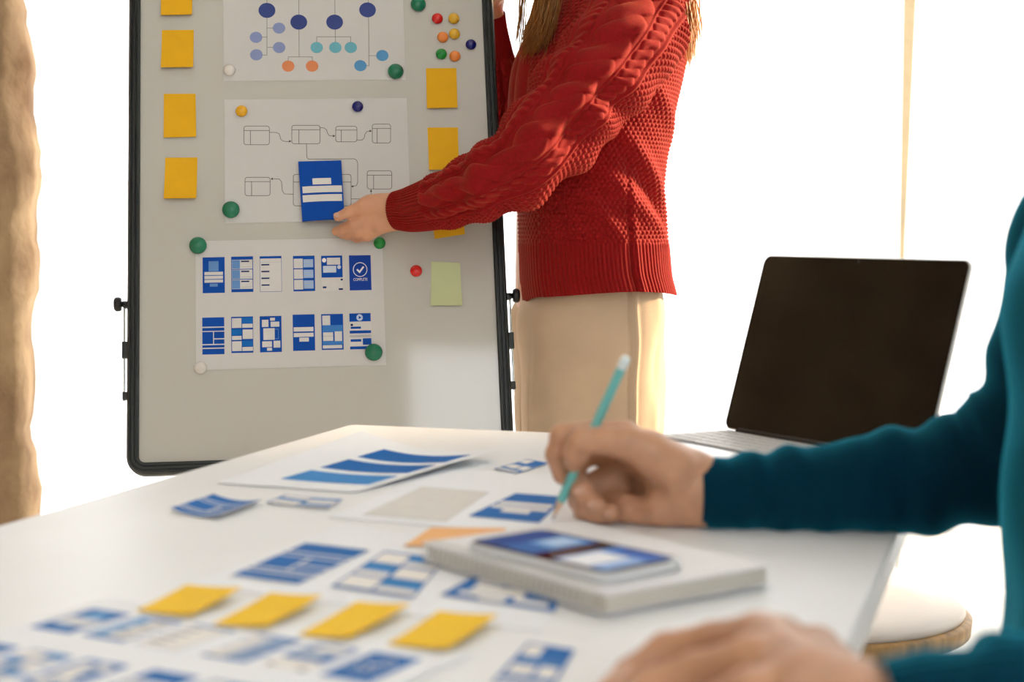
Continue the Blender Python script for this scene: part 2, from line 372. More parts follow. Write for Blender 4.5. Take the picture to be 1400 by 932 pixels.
# frame: ridged profile swept around a rounded rectangle
def frame_mesh():
    prof = [(0, -.014), (0, .0045), (.002, .0055), (.0045, .0055), (.0055, .0035), (.0068, .0035), (.0078, .006), (.0105, .006), (.0115, .004), (.0128, .004), (.0138, .006), (.0165, .0055), (.019, .001), (.0195, -.004), (.0195, -.016), (.017, -.018)]
    rc = .010; loop = []
    for cx, cy, a0 in ((XR-rc, YT-rc, 0), (XL+rc, YT-rc, 90), (XL+rc, YB+rc, 180), (XR-rc, YB+rc, 270)):
        for k in range(9):
            a = math.radians(a0+90*k/8); loop.append((cx, cy, math.cos(a), math.sin(a)))
    V = []
    for cx, cy, ca, sa in loop: V += [(cx+(rc+o)*ca, cy+(rc+o)*sa, z) for o, z in prof]
    k, n = len(prof), len(loop)
    Fs = [[i*k+j, i*k+j+1, ((i+1) % n)*k+j+1, ((i+1) % n)*k+j] for i in range(n) for j in range(k-1)]
    Fs = [f[::-1] for f in Fs]; return MB().add(V, Fs)
frame_mesh().build('frame', m_bframe, easel)
for sx, xe in ((-1, XL-.0195), (1, XR+.0195)):
    # corner caps and the height guide on each side
    yb = B(172, 540)[1]; yt = B(172, 414)[1]; ym = B(172, 478)[1]; x = xe+sx*.005
    k = MB()
    k.lathe([(.0045, 0), (.0045, .006), (.010, .006), (.0115, .009), (.0115, .014), (.009, .017), (.003, .017)], 10, Matrix.Translation((xe+sx*.004, yt, -.008)) @ Matrix.Rotation(sx*math.pi/2, 4, 'Y'))
    k.box((min(xe, x+sx*.002), yt-.006, -.014), (max(xe, x+sx*.002), yt+.004, -.004)); k.build('clamp_knob', m_black, easel)
    MB().box((min(xe-sx*.001, x+sx*.003), ym-.012, -.012), (max(xe-sx*.001, x+sx*.003), ym+.014, -.003)).build('slide_clip', m_bframe, easel)
    MB().box((min(xe-sx*.001, x+sx*.002), yb-.006, -.012), (max(xe-sx*.001, x+sx*.002), yb+.006, -.003)).build('rod_end', m_black, easel)
    MB().tube([(x, yt, -.008), (x, yb-.008, -.008)], .0016, 8).build('guide_rod', m_chrome, easel)
# tripod legs standing on the floor behind the board
def leg(p0, p1, name):
    inv = BM.inverted(); a, b = inv @ Vector(p0), inv @ Vector(p1)
    MB().tube([a, a+(b-a)*.55], .011, 10).tube([a+(b-a)*.5, b], .0085, 10).build(name, m_bframe, easel)
top = bw(.03, .40, -.035)
leg(bw(.03, .38, -.035), (-.46, 2.36, .011), 'leg'); leg(bw(.05, .38, -.035), (-.10, 2.40, .011), 'leg'); leg(bw(.04, .38, -.05), (-.30, 3.35, .011), 'leg')
MB().box((.0, .34, -.05), (.08, .42, -.012)).build('head_bracket', m_bframe, easel)

# ------------------------------------------------------------------ papers
def paper(name, quad, m, M=None, h=None, thick=.0003, n=10, base=None):
    """quad: TL,TR,BR,BL (local 3d). h(s,t): extra height (t grows downwards). Returns object, mapping"""
    Q = [np.array(q, float) for q in quad]; c = sum(Q)/4 if base is None else np.array(base, float)
    c[2] = min(q[2] for q in Q)
    def mp(s, t, off=0):
        p = (Q[0]*(1-s)+Q[1]*s)*(1-t) + (Q[3]*(1-s)+Q[2]*s)*t - c
        return (p[0], p[1], p[2] + (h(s, t) if h else 0) + off)
    k = n+1; V0 = [mp(i/n, j/n, 0) for j in range(k) for i in range(k)]; V1 = [mp(i/n, j/n, thick) for j in range(k) for i in range(k)]; mb = MB()
    cells = [(j*k+i) for j in range(n) for i in range(n)]
    mb.add(V0, [[a, a+1, a+k+1, a+k] for a in cells], 0, True); mb.add(V1, [[a, a+k, a+k+1, a+1] for a in cells], 0, True)
    rim = [i for i in range(k)] + [j*k+n for j in range(1, k)] + [n*k+i for i in range(n-1, -1, -1)] + [j*k for j in range(n-1, 0, -1)]; q = len(rim)
    mb.add([V0[x] for x in rim] + [V1[x] for x in rim], [[x, q+x, q+(x+1) % q, (x+1) % q] for x in range(q)])
    Mt = (M if M is not None else Matrix.Identity(4)) @ Matrix.Translation(tuple(c))
    o = mb.build(name, m, M=Mt)
    return o, (lambda s, t, off=0: mp(s, t, thick+.00012+off))
class Ink:
    """flat print in the unit square of a paper mapping"""
    def __init__(s, mp): s.mp = mp; s.mb = MB(); s.cols = []
    def ci(s, c):
        if c not in s.cols: s.cols.append(c)
        return s.cols.index(c)
    def rect(s, x0, y0, x1, y1, c, lay=0, n=4):
        V = [s.mp(x0+(x1-x0)*i/n, y0+(y1-y0)*j/n, lay*.00012) for j in range(n+1) for i in range(n+1)]
        s.mb.add(V, [[j*(n+1)+i, (j+1)*(n+1)+i, (j+1)*(n+1)+i+1, j*(n+1)+i+1] for j in range(n) for i in range(n)], s.ci(c)); return s
    def poly(s, pts, c, lay=0):
        V = [s.mp(x, y, lay*.00012) for x, y in pts]; s.mb.add(V, [list(range(len(V)))[::-1]], s.ci(c)); return s
    def disc(s, cx, cy, rx, ry, c, lay=0, n=24): return s.poly([(cx+rx*math.cos(2*math.pi*k/n), cy+ry*math.sin(2*math.pi*k/n)) for k in range(n)], c, lay)
    def ring(s, cx, cy, rx, ry, w, c, lay=0, n=28):
        for k in range(n):
            a, b = 2*math.pi*k/n, 2*math.pi*(k+1)/n; f = 1-w
            s.poly([(cx+rx*math.cos(a), cy+ry*math.sin(a)), (cx+rx*math.cos(b), cy+ry*math.sin(b)), (cx+f*rx*math.cos(b), cy+f*ry*math.sin(b)), (cx+f*rx*math.cos(a), cy+f*ry*math.sin(a))], c, lay)
        return s
    def line(s, pts, w, c, lay=0, asp=1.0):
        for (x0, y0), (x1, y1) in zip(pts[:-1], pts[1:]):
            dx, dy = x1-x0, (y1-y0)*asp; l = math.hypot(dx, dy)+1e-9; nx, ny = -dy/l*w/2, dx/l*w/2/asp; ex, ey = dx/l*w/2, dy/l*w/2/asp
            s.poly([(x0+nx-ex, y0+ny-ey), (x0-nx-ex, y0-ny-ey), (x1-nx+ex, y1-ny+ey), (x1+nx+ex, y1+ny+ey)], c, lay)
        return s
    def build(s, name, parent, label=None):
        o = s.mb.build(name, [ink(c) for c in s.cols], parent)
        if label: o['label'] = label
        return o
BLU, MID, LBL, WHT, DRK, GRY = '0a4aa4', '1668b8', '6f9ad0', 'f1eeea', '102a5c', 'b9b7b4'
SVG = {
 1: [(0,0,1,1,BLU),(.27,.11,.72,.39,LBL),(.08,.41,.92,.5,WHT),(.08,.52,.92,.61,WHT),(.08,.63,.92,.71,WHT),(.32,.74,.68,.82,LBL)],
 2: [(0,0,1,1,BLU)]+[r for k in range(3) for r in ((.03,.09+.282*k,.97,.35+.282*k,WHT),(.04,.10+.282*k,.40,.34+.282*k,LBL),(.45,.12+.282*k,.82,.16+.282*k,DRK),(.45,.29+.282*k,.92,.305+.282*k,GRY))],
 3: [(0,0,1,1,BLU),(.015,.065,.985,.99,WHT),(.015,.165,.985,.175,GRY)]+[(.07,.22+.19*k,.44,.26+.19*k,DRK) for k in range(4)],
 4: [(0,0,1,1,BLU)]+[r for k in range(3) for r in ((.03,.08+.3*k,.45,.35+.3*k,WHT),(.48,.10+.3*k,.93,.33+.3*k,'9db6d8'),(.48,.17+.3*k,.93,.185+.3*k,GRY),(.48,.25+.3*k,.93,.265+.3*k,GRY))],
 5: [(0,0,1,1,WHT),(0,0,1,.62,BLU),(.27,.06,.90,.26,WHT),(.08,.29,.70,.48,'c9d2dd'),(.90,.66,1,.71,DRK),(.05,.87,.22,.92,DRK),(.80,.93,1,.98,DRK)],
 6: [(0,0,1,1,'16409a')],
 7: [(0,0,1,1,BLU),(0,.25,1,.28,WHT),(0,.365,1,.39,WHT),(0,.72,1,.75,WHT),(0,.82,1,.85,WHT),(.49,.39,.53,.72,WHT),(.53,.57,1,.6,WHT)],
 8: [(0,0,1,1,BLU),(.03,.04,.47,.31,WHT),(.5,.03,.98,.19,MID),(.5,.2,.98,.31,WHT),(.03,.35,.47,.51,MID),(.03,.53,.47,.64,WHT),(.52,.36,.98,.62,WHT),(.03,.68,.47,.95,WHT),(.5,.67,.98,.82,MID),(.5,.84,.98,.95,WHT)],
 9: [(0,0,1,1,BLU),(.1,.1,.4,.3,WHT),(.48,.05,.7,.13,WHT),(.5,.16,.9,.3,WHT),(.16,.34,.68,.66,WHT),(.7,.36,.86,.64,LBL),(.7,.375,.84,.625,BLU),(.1,.7,.55,.86,WHT),(.62,.69,.93,.88,WHT),(.32,.88,.55,.96,WHT)],
 10: [(0,0,1,1,BLU),(.04,.35,.94,.47,WHT),(.04,.51,.94,.62,WHT),(.29,.64,.72,.75,WHT)],
 11: [(0,0,1,1,BLU),(.05,.04,.41,.31,WHT),(.05,.31,.97,.5,'3f7cc0'),(.07,.51,.53,.75,WHT),(.6,.49,.94,.76,WHT),(.07,.61,.53,.625,GRY),(.05,.76,.97,.86,'3f7cc0'),(.05,.87,.93,.96,WHT)],
 12: [(0,0,1,1,WHT),(0,0,1,.23,BLU),(.05,.29,.16,.35,DRK),(.05,.37,.53,.43,BLU),(0,.48,1,.56,BLU),(0,.6,1,.67,GRY),(.03,.72,.53,.79,BLU),(.6,.7,1,.88,BLU),(0,.92,1,1,BLU)],
}
def screen(mp, k, x0, y0, x1, y1, parent, name='printed_screen', tone=None, n=3):
    """one printed app screen of design k inside the rectangle of a paper"""
    f = lambda s, t, off=0: mp(x0+(x1-x0)*s, y0+(y1-y0)*t, off); i = Ink(f)
    for q, (a, b, c, d, col) in enumerate(SVG[k]):
        i.rect(a, b, c, d, (tone or {}).get(col, col), q*.3, n)
    r = .63
    if k == 5: i.disc(.14, .13, .1, .1*r, WHT, 4); i.disc(.84, .33, .09, .09*r, 'c9d2dd', 4)
    if k == 6:
        i.ring(.5, .41, .33, .33*r, .09, WHT, 1); i.line([(.38, .42), (.47, .48), (.64, .345)], .075, WHT, 1, 1/r)
        cu = bpy.data.curves.new('t', 'FONT'); cu.body = 'COMPLETE'; cu.size = 1; cu.align_x = 'CENTER'; to = bpy.data.objects.new('t', cu); COL.objects.link(to)
        bpy.context.view_layer.update(); tm = bpy.data.meshes.new_from_object(to.evaluated_get(bpy.context.evaluated_depsgraph_get()))
        vs = [v.co.copy() for v in tm.vertices]; w = max(v.x for v in vs)-min(v.x for v in vs); sc = .64/w
        i.mb.add([f(.5+v.x*sc, .73-v.y*sc*r*1.35, .00012) for v in vs], [list(p.vertices) for p in tm.polygons], i.ci(WHT))
        bpy.data.objects.remove(to); bpy.data.meshes.remove(tm); bpy.data.curves.remove(cu)
    if k == 12: i.disc(.48, .12, .15, .15*r, 'c3d0e6', 4); i.poly([(.44, .075), (.57, .12), (.44, .165)], BLU, 5)
    return i.build(name, parent)

m_paper = mat('white_printer_paper', 'f3f6fb', .7, .25, noise=.01, nscale=30)
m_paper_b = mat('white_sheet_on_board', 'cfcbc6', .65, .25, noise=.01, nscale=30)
def bquad(pts): return [(*B(u, v), .0006) for u, v in pts]
# sheet of coloured circles
x1, y1 = -.1223, .2028; SW, SH = .297, .21
def pinned(x, y, label):
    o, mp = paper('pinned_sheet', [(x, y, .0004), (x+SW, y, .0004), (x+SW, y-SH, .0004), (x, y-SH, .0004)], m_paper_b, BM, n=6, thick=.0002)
    tag(o, label, 'paper', 'sheets pinned on the whiteboard')
    return o, mp, (lambda u, v: ((B(u, v)[0]-x)/SW, (y-B(u, v)[1])/SH))
o, mp, st = pinned(x1, y1+SH, 'pinned sheet with a chart of coloured circles joined by lines')
i = Ink(mp); LN = '6b6e68'; asp = SH/SW; lw = .0028
def ln(*pts, w=lw): i.line([st(*p) for p in pts], w, LN, 0, asp)
ln((365, -70), (365, 75.5), (352, 75.5)); ln((365, 38.5), (376, 38.5)); ln((355, 51), (365, 51)); ln((366, 65), (376, 65))
ln((408, -70), (409, 78)); ln((394, 88), (394, 78), (427, 78), (427, 88))
ln((457, -70), (458.5, 62)); ln((433, 62), (433, 50.5), (479.5, 50.5), (479.5, 62)); ln((503, -70), (504.5, 90), (497, 90)); ln((504.5, 76.3), (516, 76.3))
ln((365, -70), (503, -70)); ln((434, -70), (434, -92))
NAV, PER, ORA, TEA, SKY = '3f4c86', '8a95bd', 'dd8a5c', '6fb0bd', '5a96c2'
for u, v, r, c in [(365,14.5,11.7,NAV),(408.5,30.5,11.7,NAV),(457.5,30.5,11.7,NAV),(502.5,13.8,11.7,NAV),(434,-100,14,NAV),(381.5,38.7,8.6,PER),(350,51.3,8.6,PER),(381.7,65.2,8.6,PER),(350.5,75.2,8.6,PER),(394,90.6,8.6,ORA),(426.7,90.6,8.6,ORA),(433,65.2,8.6,TEA),(458.5,65.2,8.6,TEA),(479.6,65.2,8.6,TEA),(522.8,76.1,8.6,SKY),(492.7,90,8.6,SKY)]:
    s_, t_ = st(u, v); i.disc(s_, t_, r/250, r/250/asp*.965, c, 1)
i.build('printed_chart', o)
# sheet of outlined boxes joined by arrows
x2, y2 = -.122, .1706
o, mp, st = pinned(x2, y2, 'pinned sheet with a flow chart of outlined boxes and arrows')
i = Ink(mp); LN = '4f4c46'; lw = .0030
def rb(u0, v0, u1, v1, r=3.2):
    P = []
    for cx, cy, a0 in ((u1-r, v0+r, -90), (u1-r, v1-r, 0), (u0+r, v1-r, 90), (u0+r, v0+r, 180)): P += [(cx+r*math.cos(math.radians(a0+30*k)), cy+r*math.sin(math.radians(a0+30*k))) for k in range(4)]
    ln(*P, P[0])
for u0, v0, u1, v1, hv, vv in [(333.5,172.5,368.3,198,178.6,342.4),(399,171.5,437.5,196.7,177.5,408.6),(459,172.8,488,194,178,466.6),(509,169.8,534,195.6,175.8,515.6),(335,242.5,369.3,267.6,248.4,344),(401,238.5,480,281.5,249,417),(502,233.5,535.6,258.5,239.6,510.8)]:
    rb(u0, v0, u1, v1); ln((u0, hv), (u1, hv)); ln((vv, hv), (vv, v1))
def arrow(p, d):
    (a, b), (dx, dy) = p, d; i.poly([st(a, b), st(a-3.4*dx-1.7*dy, b-3.4*dy+1.7*dx), st(a-3.4*dx+1.7*dy, b-3.4*dy-1.7*dx)], LN, 1)
ln((368.3, 181), (378, 181.3), (381.5, 183), (382.8, 186), (383.5, 190), (387, 193), (392, 193.6), (396, 193.4)); arrow((398.6, 193.2), (1, 0))
ln((437.5, 174.8), (443, 175), (446.5, 177.5), (447.5, 182), (450.5, 185.8), (456, 186)); arrow((458.6, 186), (1, 0))
ln((488, 191.8), (495, 191.5), (498, 188.5), (499, 183.5), (501.5, 180), (506, 179.2)); arrow((508.6, 179.2), (1, 0))
ln((419, 196.7), (419.5, 215), (421.5, 217.8), (484, 217.2), (487.5, 219), (489, 223), (489, 250), (487, 254), (482, 254.8)); arrow((479.6, 255), (-1, 0))
ln((401, 265.6), (389, 265.2), (386, 261), (385, 249), (382, 244.8), (374, 244.6)); arrow((369.8, 244.6), (-1, 0))
ln((480, 272), (507.5, 272), (507.3, 262)); arrow((507.3, 258.8), (0, -1))
i.build('printed_flow_chart', o)
# sheet of twelve app screens
x3, y3 = -.1689, -.068
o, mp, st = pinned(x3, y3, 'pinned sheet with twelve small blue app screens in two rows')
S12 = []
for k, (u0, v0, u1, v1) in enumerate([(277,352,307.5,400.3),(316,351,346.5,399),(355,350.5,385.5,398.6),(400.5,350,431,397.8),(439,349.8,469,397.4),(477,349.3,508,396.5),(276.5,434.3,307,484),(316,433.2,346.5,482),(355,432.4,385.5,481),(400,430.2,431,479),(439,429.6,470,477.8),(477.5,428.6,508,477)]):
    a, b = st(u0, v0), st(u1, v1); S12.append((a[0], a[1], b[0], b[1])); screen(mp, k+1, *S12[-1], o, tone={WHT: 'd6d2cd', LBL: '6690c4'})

# ------------------------------------------------------------------ magnets on the board
def magnet_mesh(r): return MB().lathe([(r*.80, 0), (r*.96, .0012), (r, r*.22), (r*.97, r*.38), (r*.88, r*.56), (r*.72, r*.74), (r*.5, r*.88), (r*.25, r*.96), (.0004, r)], 28).mesh('magnet')
MCOL = {'green': '0b7350', 'bright green': '128a35', 'red': 'd81f1c', 'yellow': 'e2b22e', 'orange': 'ee8a3f', 'navy': '141a6e', 'white': 'ddd6cd', 'gold': 'e8ab1f'}
_mm = {}
for u, v, r, c, l in [(572,5,11,'green','large green magnet above the cluster of small magnets'),(541,97,11.3,'green','large green magnet on the circle chart sheet'),(315.5,286,12,'green','large green magnet on the flow chart sheet'),(270.5,335,12,'green','large green magnet at the top corner of the app screens sheet'),(511,481,12,'green','large green magnet at the bottom corner of the app screens sheet'),
    (519,332,8.3,'bright green','small bright green magnet just below the hand holding the card'),(598,25,8,'red','small red magnet at the top of the magnet cluster'),(569,370,8.3,'red','small red magnet alone beside the pale green note'),(620.5,25,8,'yellow','upper of two small yellow magnets in the cluster'),(621.5,46,8,'yellow','lower of two small yellow magnets in the cluster'),(330,151.5,8.2,'gold','small golden yellow magnet on the flow chart sheet'),
    (605.5,50.5,8,'orange','small orange magnet beside a yellow magnet in the cluster'),(622,76.5,8,'orange','small orange magnet at the bottom of the cluster above the yellow note'),(603.5,73.5,8,'bright green','small bright green magnet in the cluster of magnets'),(644,60.5,7.8,'navy','small navy magnet near the dark board frame'),(489,145.3,8,'navy','small navy magnet on the flow chart sheet'),(313.5,95.5,8.5,'white','small white magnet at the corner of the circle chart sheet'),(274,502.5,8.6,'white','small white magnet at the corner of the app screens sheet')]:
    rr = r/856; key = (round(rr, 4), c)
    if key not in _mm:
        _mm[key] = magnet_mesh(rr); _mm[key].materials.append(mat('magnet_plastic_'+c.replace(' ', '_'), MCOL[c], .22, .5, noise=.04, nscale=80))
    x, y = B(u, v, rr*.4); mo = link('magnet', _mm[key], M=BM @ Matrix.Translation((x, y, .0008)))
    tag(mo, l, 'magnet', 'magnets on the whiteboard')

# ------------------------------------------------------------------ sticky notes on the board
m_sticky = mat('yellow_sticky_paper', 'eab01c', .7, .2, noise=.02, nscale=40)
m_stickyg = mat('pale_green_sticky_paper', 'c9cf9e', .7, .2, noise=.02, nscale=40)
for q, cl, l, m in [([(220,-34),(263,-34),(263,22),(220.5,23)], .006, 'yellow sticky note topmost in the column by the chart sheets', m_sticky),
    ([(221.5,41.5),(265,41),(264.5,94),(220.5,94.5)], .007, 'yellow sticky note beside the circle chart sheet white magnet', m_sticky),
    ([(224,128.5),(267.5,128.3),(268.5,188),(224,189)], .003, 'yellow sticky note beside the top of the flow chart sheet', m_sticky),
    ([(226,215.8),(270,215.3),(269,273),(224.5,273.5)], .008, 'yellow sticky note lowest in the column beside the flow chart sheet', m_sticky),
    ([(582.5,93.5),(624,93.3),(625.3,148.8),(583.5,149.5)], .005, 'yellow sticky note under the cluster of magnets', m_sticky),
    ([(584.5,174.5),(626,174.3),(627.5,233),(586.5,233.5)], .005, 'yellow sticky note partly behind the red sleeve cuff', m_sticky),
    ([(586.5,262),(628,256.5),(635.4,321.5),(594,328)], .006, 'tilted yellow sticky note peeking out below the red sleeve', m_sticky),
    ([(589.5,357.5),(629,359.5),(632,418.5),(588.5,418.5)], .004, 'pale green sticky note below the red sleeve', m_stickyg)]:
    so, _ = paper('sticky_note', bquad(q), m, BM, h=lambda s, t, c=cl: c*max(0, (t-.25)/.75)**2, n=10)
    tag(so, l, 'sticky note', 'sticky notes on the whiteboard')
# ------------------------------------------------------------------ things lying on the table
def tq(pts, z=TZ+.0004): return [tuple(T(u, v, zz)) for (u, v), zz in zip(pts, z if hasattr(z, '__len__') else [z]*4)]
def flat(name, pts, m, label, cat, group=None, z=TZ+.0004, h=None, n=10):
    o, mp = paper(name, tq(pts, z), m, h=h, n=n); tag(o, label, cat, group); return o, mp
def rect_on_table(c, ang, w, l, z):
    """TL,TR,BR,BL of a w x l rectangle, l along the angle"""
    a = np.array([math.cos(ang), math.sin(ang), 0]); b = np.array([-math.sin(ang), math.cos(ang), 0]); c = np.array([c[0], c[1], z])
    return [tuple(c - a*l/2 + b*w/2), tuple(c + a*l/2 + b*w/2), tuple(c + a*l/2 - b*w/2), tuple(c - a*l/2 - b*w/2)]
G1 = 'printed sheets on the table'
TONE = {BLU: '0069b8', '16409a': '0069b8', MID: '2a86cc', LBL: '6fa8dc'}
# sheet of three blue bars, its corners curling up
TB1, TB2, TB3 = '0068b8', '0068b8', '3f8ed4'
o, mp = flat('printed_sheet', [(495, 589), (683, 613), (486, 673), (296, 660)], m_paper, 'curling white sheet printed with three broad blue bars', 'paper', G1,
    z=[.762, .754, .7412, .7412], h=lambda s, t: -.012*math.sin(math.pi*s)*(1-t) - .002*math.sin(math.pi*t)*0 + .012*max(0, s-.8)**1*0, n=16)
i = Ink(mp); i.rect(.16, .30, .78, .91, WHT, 0, 2) if False else None
for (a, b), c in zip(((.14, .34), (.40, .60), (.66, .86)), (TB1, TB2, TB3)): i.rect(.30, a, .93, b, c, 0, 12)
i.build('printed_bars', o)
# sheet under the pencil
o, mp = flat('printed_sheet', [(606, 640), (800, 655), (742, 731), (450, 707)], m_paper, 'white sheet with a pale grey box under the pencil tip', 'paper', G1, z=TZ+.0005)
_sheetB = o
i = Ink(mp); i.rect(.12, .40, .53, .93, 'c8c8c6', 0, 3); i.rect(.125, .41, .525, .92, 'e2e0dc', 1, 3); i.build('printed_box', o)
o, mp = flat('printed_card', [(705, 674.5), (775, 679.5), (737, 715), (640, 705.5)], ink(WHT), 'small blue app screen card under the pencil tip', 'card', 'small printed cards on the table', z=TZ+.0012)
screen(mp, 10, 0, 0, 1, 1, o, tone=TONE)
# sheet with three large app screens
o, mp = flat('printed_sheet', [(470, 716), (790, 768), (742, 864), (258, 800)], m_paper, 'white sheet printed with large blue app screens beside the spiral notebook', 'paper', G1, z=TZ+.0004)
_sheetC = o
def card(pts, k, label, z=TZ+.0009, lift=0.0):
    o, mp = flat('printed_card', pts, ink(WHT), label, 'card', 'small printed cards on the table', z=z, h=(lambda s, t: lift*(s-.5)**2*4) if lift else None, n=8)
    screen(mp, k, .02, .02, .98, .98, o, n=6, tone=TONE); return o
card([(418, 741.5), (509, 752), (407, 800), (313, 787)], 7, 'blue grid app screen card behind the yellow sticky notes', z=TZ+.0012)
card([(526, 752), (612, 764), (566, 820), (448, 803)], 8, 'white and blue tiled app screen card next to the notebook spiral', z=TZ+.0012)
card([(648, 786), (770, 806), (762, 838), (598, 814)], 9, 'blue and white app screen card partly under the spiral notebook', z=TZ+.0012)
card([(292, 680), (362, 688), (300, 711), (231, 700)], 7, 'blue grid card lying near the table edge by the whiteboard', lift=.004)
card([(390, 677), (471, 684), (448, 697), (362, 688)], 8, 'pale tiled card in front of the sheet of blue bars', lift=.001)
card([(722, 627.5), (752, 633), (706, 648.5), (674, 641)], 11, 'small blue and white card lying behind the pencil')
card([(722, 877), (788, 888), (752, 948), (668, 936)], 11, 'pale blue app screen card between the sticky notes and the resting hand')
# sheet with twelve small screens under the sticky notes
dq = np.array([.875, -.485]); dp = np.array([-.485, -.875]); P0 = T(150, 821)[:2]
D = [P0, P0+dq*.297, P0+dq*.297+dp*.21, P0+dp*.21]
o, mp = paper('printed_sheet', [(p[0], p[1], TZ+.0011) for p in D], m_paper); tag(o, 'white sheet with two rows of small app screens under the yellow sticky notes', 'paper', G1)
for k, q in enumerate(S12): screen(mp, k+1, *q, o, tone=TONE)
for pts, l in (([(255, 803), (331, 812), (262, 846), (187, 834)], 'yellow sticky note on the table farthest from the spiral notebook'), ([(370, 814), (441, 823), (366, 861), (291, 853)], 'yellow sticky note on the table, second from the far end of the row'),
    ([(488, 826), (561, 835), (478, 877), (408, 867)], 'yellow sticky note on the table, third from the far end of the row'), ([(600, 839), (681, 850), (612, 892), (530, 880)], 'yellow sticky note on the table nearest the spiral notebook')):
    so, _ = paper('sticky_note', tq(pts, TZ+.0024), mat('bright_yellow_sticky_paper', 'ffce2c', .7, .2, noise=.02, nscale=40), h=lambda s, t: .003*(s**2)+.002*(1-t)**2, n=10); tag(so, l, 'sticky note', 'yellow sticky notes in a row on the table')
so, _ = paper('sticky_note', tq([(590, 721), (692, 722), (680, 747), (552, 746)], TZ+.0022), mat('pale_orange_sticky_paper', 'f8bf83', .7, .2, noise=.02, nscale=40), n=8); tag(so, 'pale orange sticky note partly under the spiral notebook', 'sticky note')

# ------------------------------------------------------------------ spiral notebook
nb_c = (np.array(T(587, 747, .755)) + np.array(T(1039, 772, .755)))/2; nb_a = math.radians(-53.5)
NBM = Matrix.Translation((nb_c[0], nb_c[1], TZ+.0025)) @ Matrix.Rotation(nb_a, 4, 'Z')
nb = empty('spiral_notebook', M=NBM); tag(nb, 'thick white spiral notebook lying under the smartphone', 'notebook')
m_cover = mat('notebook_cover', 'e9e8ea', .5, .4, noise=.02); m_pages = mat('notebook_pages', 'cfc9bd', .8, .2, noise=.12, nscale=300, stretch=(1, 1, 40))
m_wire = mat('white_wire', 'dcdad2', .35, .5, noise=.05)
nl, nw = .225, .158
MB().rbox((-nl/2, -nw/2, 0), (nl/2, nw/2, .0012), .004, bev=.0003).build('back_cover', m_cover, nb)
MB().rbox((-nl/2+.002, -nw/2+.004, .0012), (nl/2-.002, nw/2-.002, .0128), .003, bev=.0004).build('page_block', m_pages, nb)
MB().rbox((-nl/2, -nw/2, .0128), (nl/2, nw/2, .0142), .004, bev=.0004).build('front_cover', m_cover, nb)
_rg = MB().tube([(0, -nw/2+.0045+.0085*math.cos(a), .0072+.0095*math.sin(a)) for a in np.linspace(.2, 2*math.pi-.2+.4, 15)], .0007, 5).mesh('ring')
_rg.materials.append(m_wire)
for k in range(30):
    r_ = link('ring', _rg, parent=nb); r_.location = (-nl/2+.012+k*(nl-.024)/29, 0, 0)

# ------------------------------------------------------------------ smartphone on the notebook
ph_c = (np.array(T(654, 735, .768)) + np.array(T(918, 757, .768)))/2; ph_a = math.radians(-49.5)
zp = TZ+.0025+.0142
phone = empty('smartphone', M=Matrix.Translation((ph_c[0], ph_c[1], zp)) @ Matrix.Rotation(ph_a, 4, 'Z')); tag(phone, 'smartphone in a pale clear case lying on the spiral notebook', 'phone')
m_case = mat('pale_clear_case', 'd3d6d8', .2, .5, noise=.03); m_pglass = mat('black_screen_glass', '0a0a10', .06, .5, noise=.1)
pl, pw = .152, .078
MB().rbox((-pl/2-.002, -pw/2-.002, 0), (pl/2+.002, pw/2+.002, .0078), .012, bev=.002, seg=8).build('case', m_case, phone)
MB().rbox((-pl/2+.001, -pw/2+.001, .0078), (pl/2-.001, pw/2-.001, .0086), .010, bev=.0003, seg=8).build('display', m_pglass, phone)
f = lambda s, t, off=0: (-pl/2+.004+(pl-.008)*s, pw/2-.004-(pw-.008)*t, .0087+off)
i = Ink(f); i.rect(0, .02, .46, .98, '2e69b4', 0, 1); i.rect(.02, .06, .2, .94, '14408f', 1, 1); i.rect(.22, .10, .42, .62, '7fb0e8', 1, 1); i.rect(.24, .16, .40, .52, 'b9d4f2', 2, 1)
i.rect(.60, .02, .985, .98, '5b93dc', 0, 1); i.rect(.63, .36, .86, .97, 'f2f5fb', 1, 1); i.rect(.66, .04, .96, .30, '2c62c0', 1, 1); i.rect(.88, .36, .96, .92, 'a8c8f2', 1, 1)
so_ = i.build('screen_picture', phone)
for k, (x, y) in enumerate(((-.045, -pw/2-.0026), (-.025, -pw/2-.0026))): MB().rbox((x, y-.0008, .003), (x+.012, y+.001, .0052), .0005, bev=.0002).build('side_button', m_case, phone)

# ------------------------------------------------------------------ laptop
h0 = np.array(T(986, 586, TZ+.015)); h1 = np.array(T(1262, 633, TZ+.015))
hd = (h1-h0); LW = np.linalg.norm(hd[:2]); hd = hd[:2]/LW; fd = np.array([hd[1], -hd[0]])        # facing direction of the screen
if fd[0] > 0: fd = -fd
LM = Matrix(((hd[0], -fd[0], 0, h0[0]), (hd[1], -fd[1], 0, h0[1]), (0, 0, 1, TZ), (0, 0, 0, 1)))
lap = empty('laptop', M=LM); tag(lap, 'open silver laptop with a dark blank screen on the table', 'laptop')
m_alu = mat('silver_aluminium', 'dcdddd', .38, .5, metal=.6, noise=.03, bump=.02, bscale=800); m_key = mat('pale_keycap', 'e4e6e8', .5, .4, noise=.03); m_well = mat('dark_key_well', '53565a', .5, .4, noise=.05)
m_scr = mat('dark_glossy_screen', '0a0908', .08, .4, noise=.1)
LD = .238
MB().rbox((0, -LD, .002), (LW, .004, .015), .012, bev=.002, seg=6).build('base', m_alu, lap)
MB().rbox((.018, -.118, .0147), (LW-.018, -.012, .01525), .003, bev=.0002).build('keyboard_well', m_well, lap)
_kb = {}
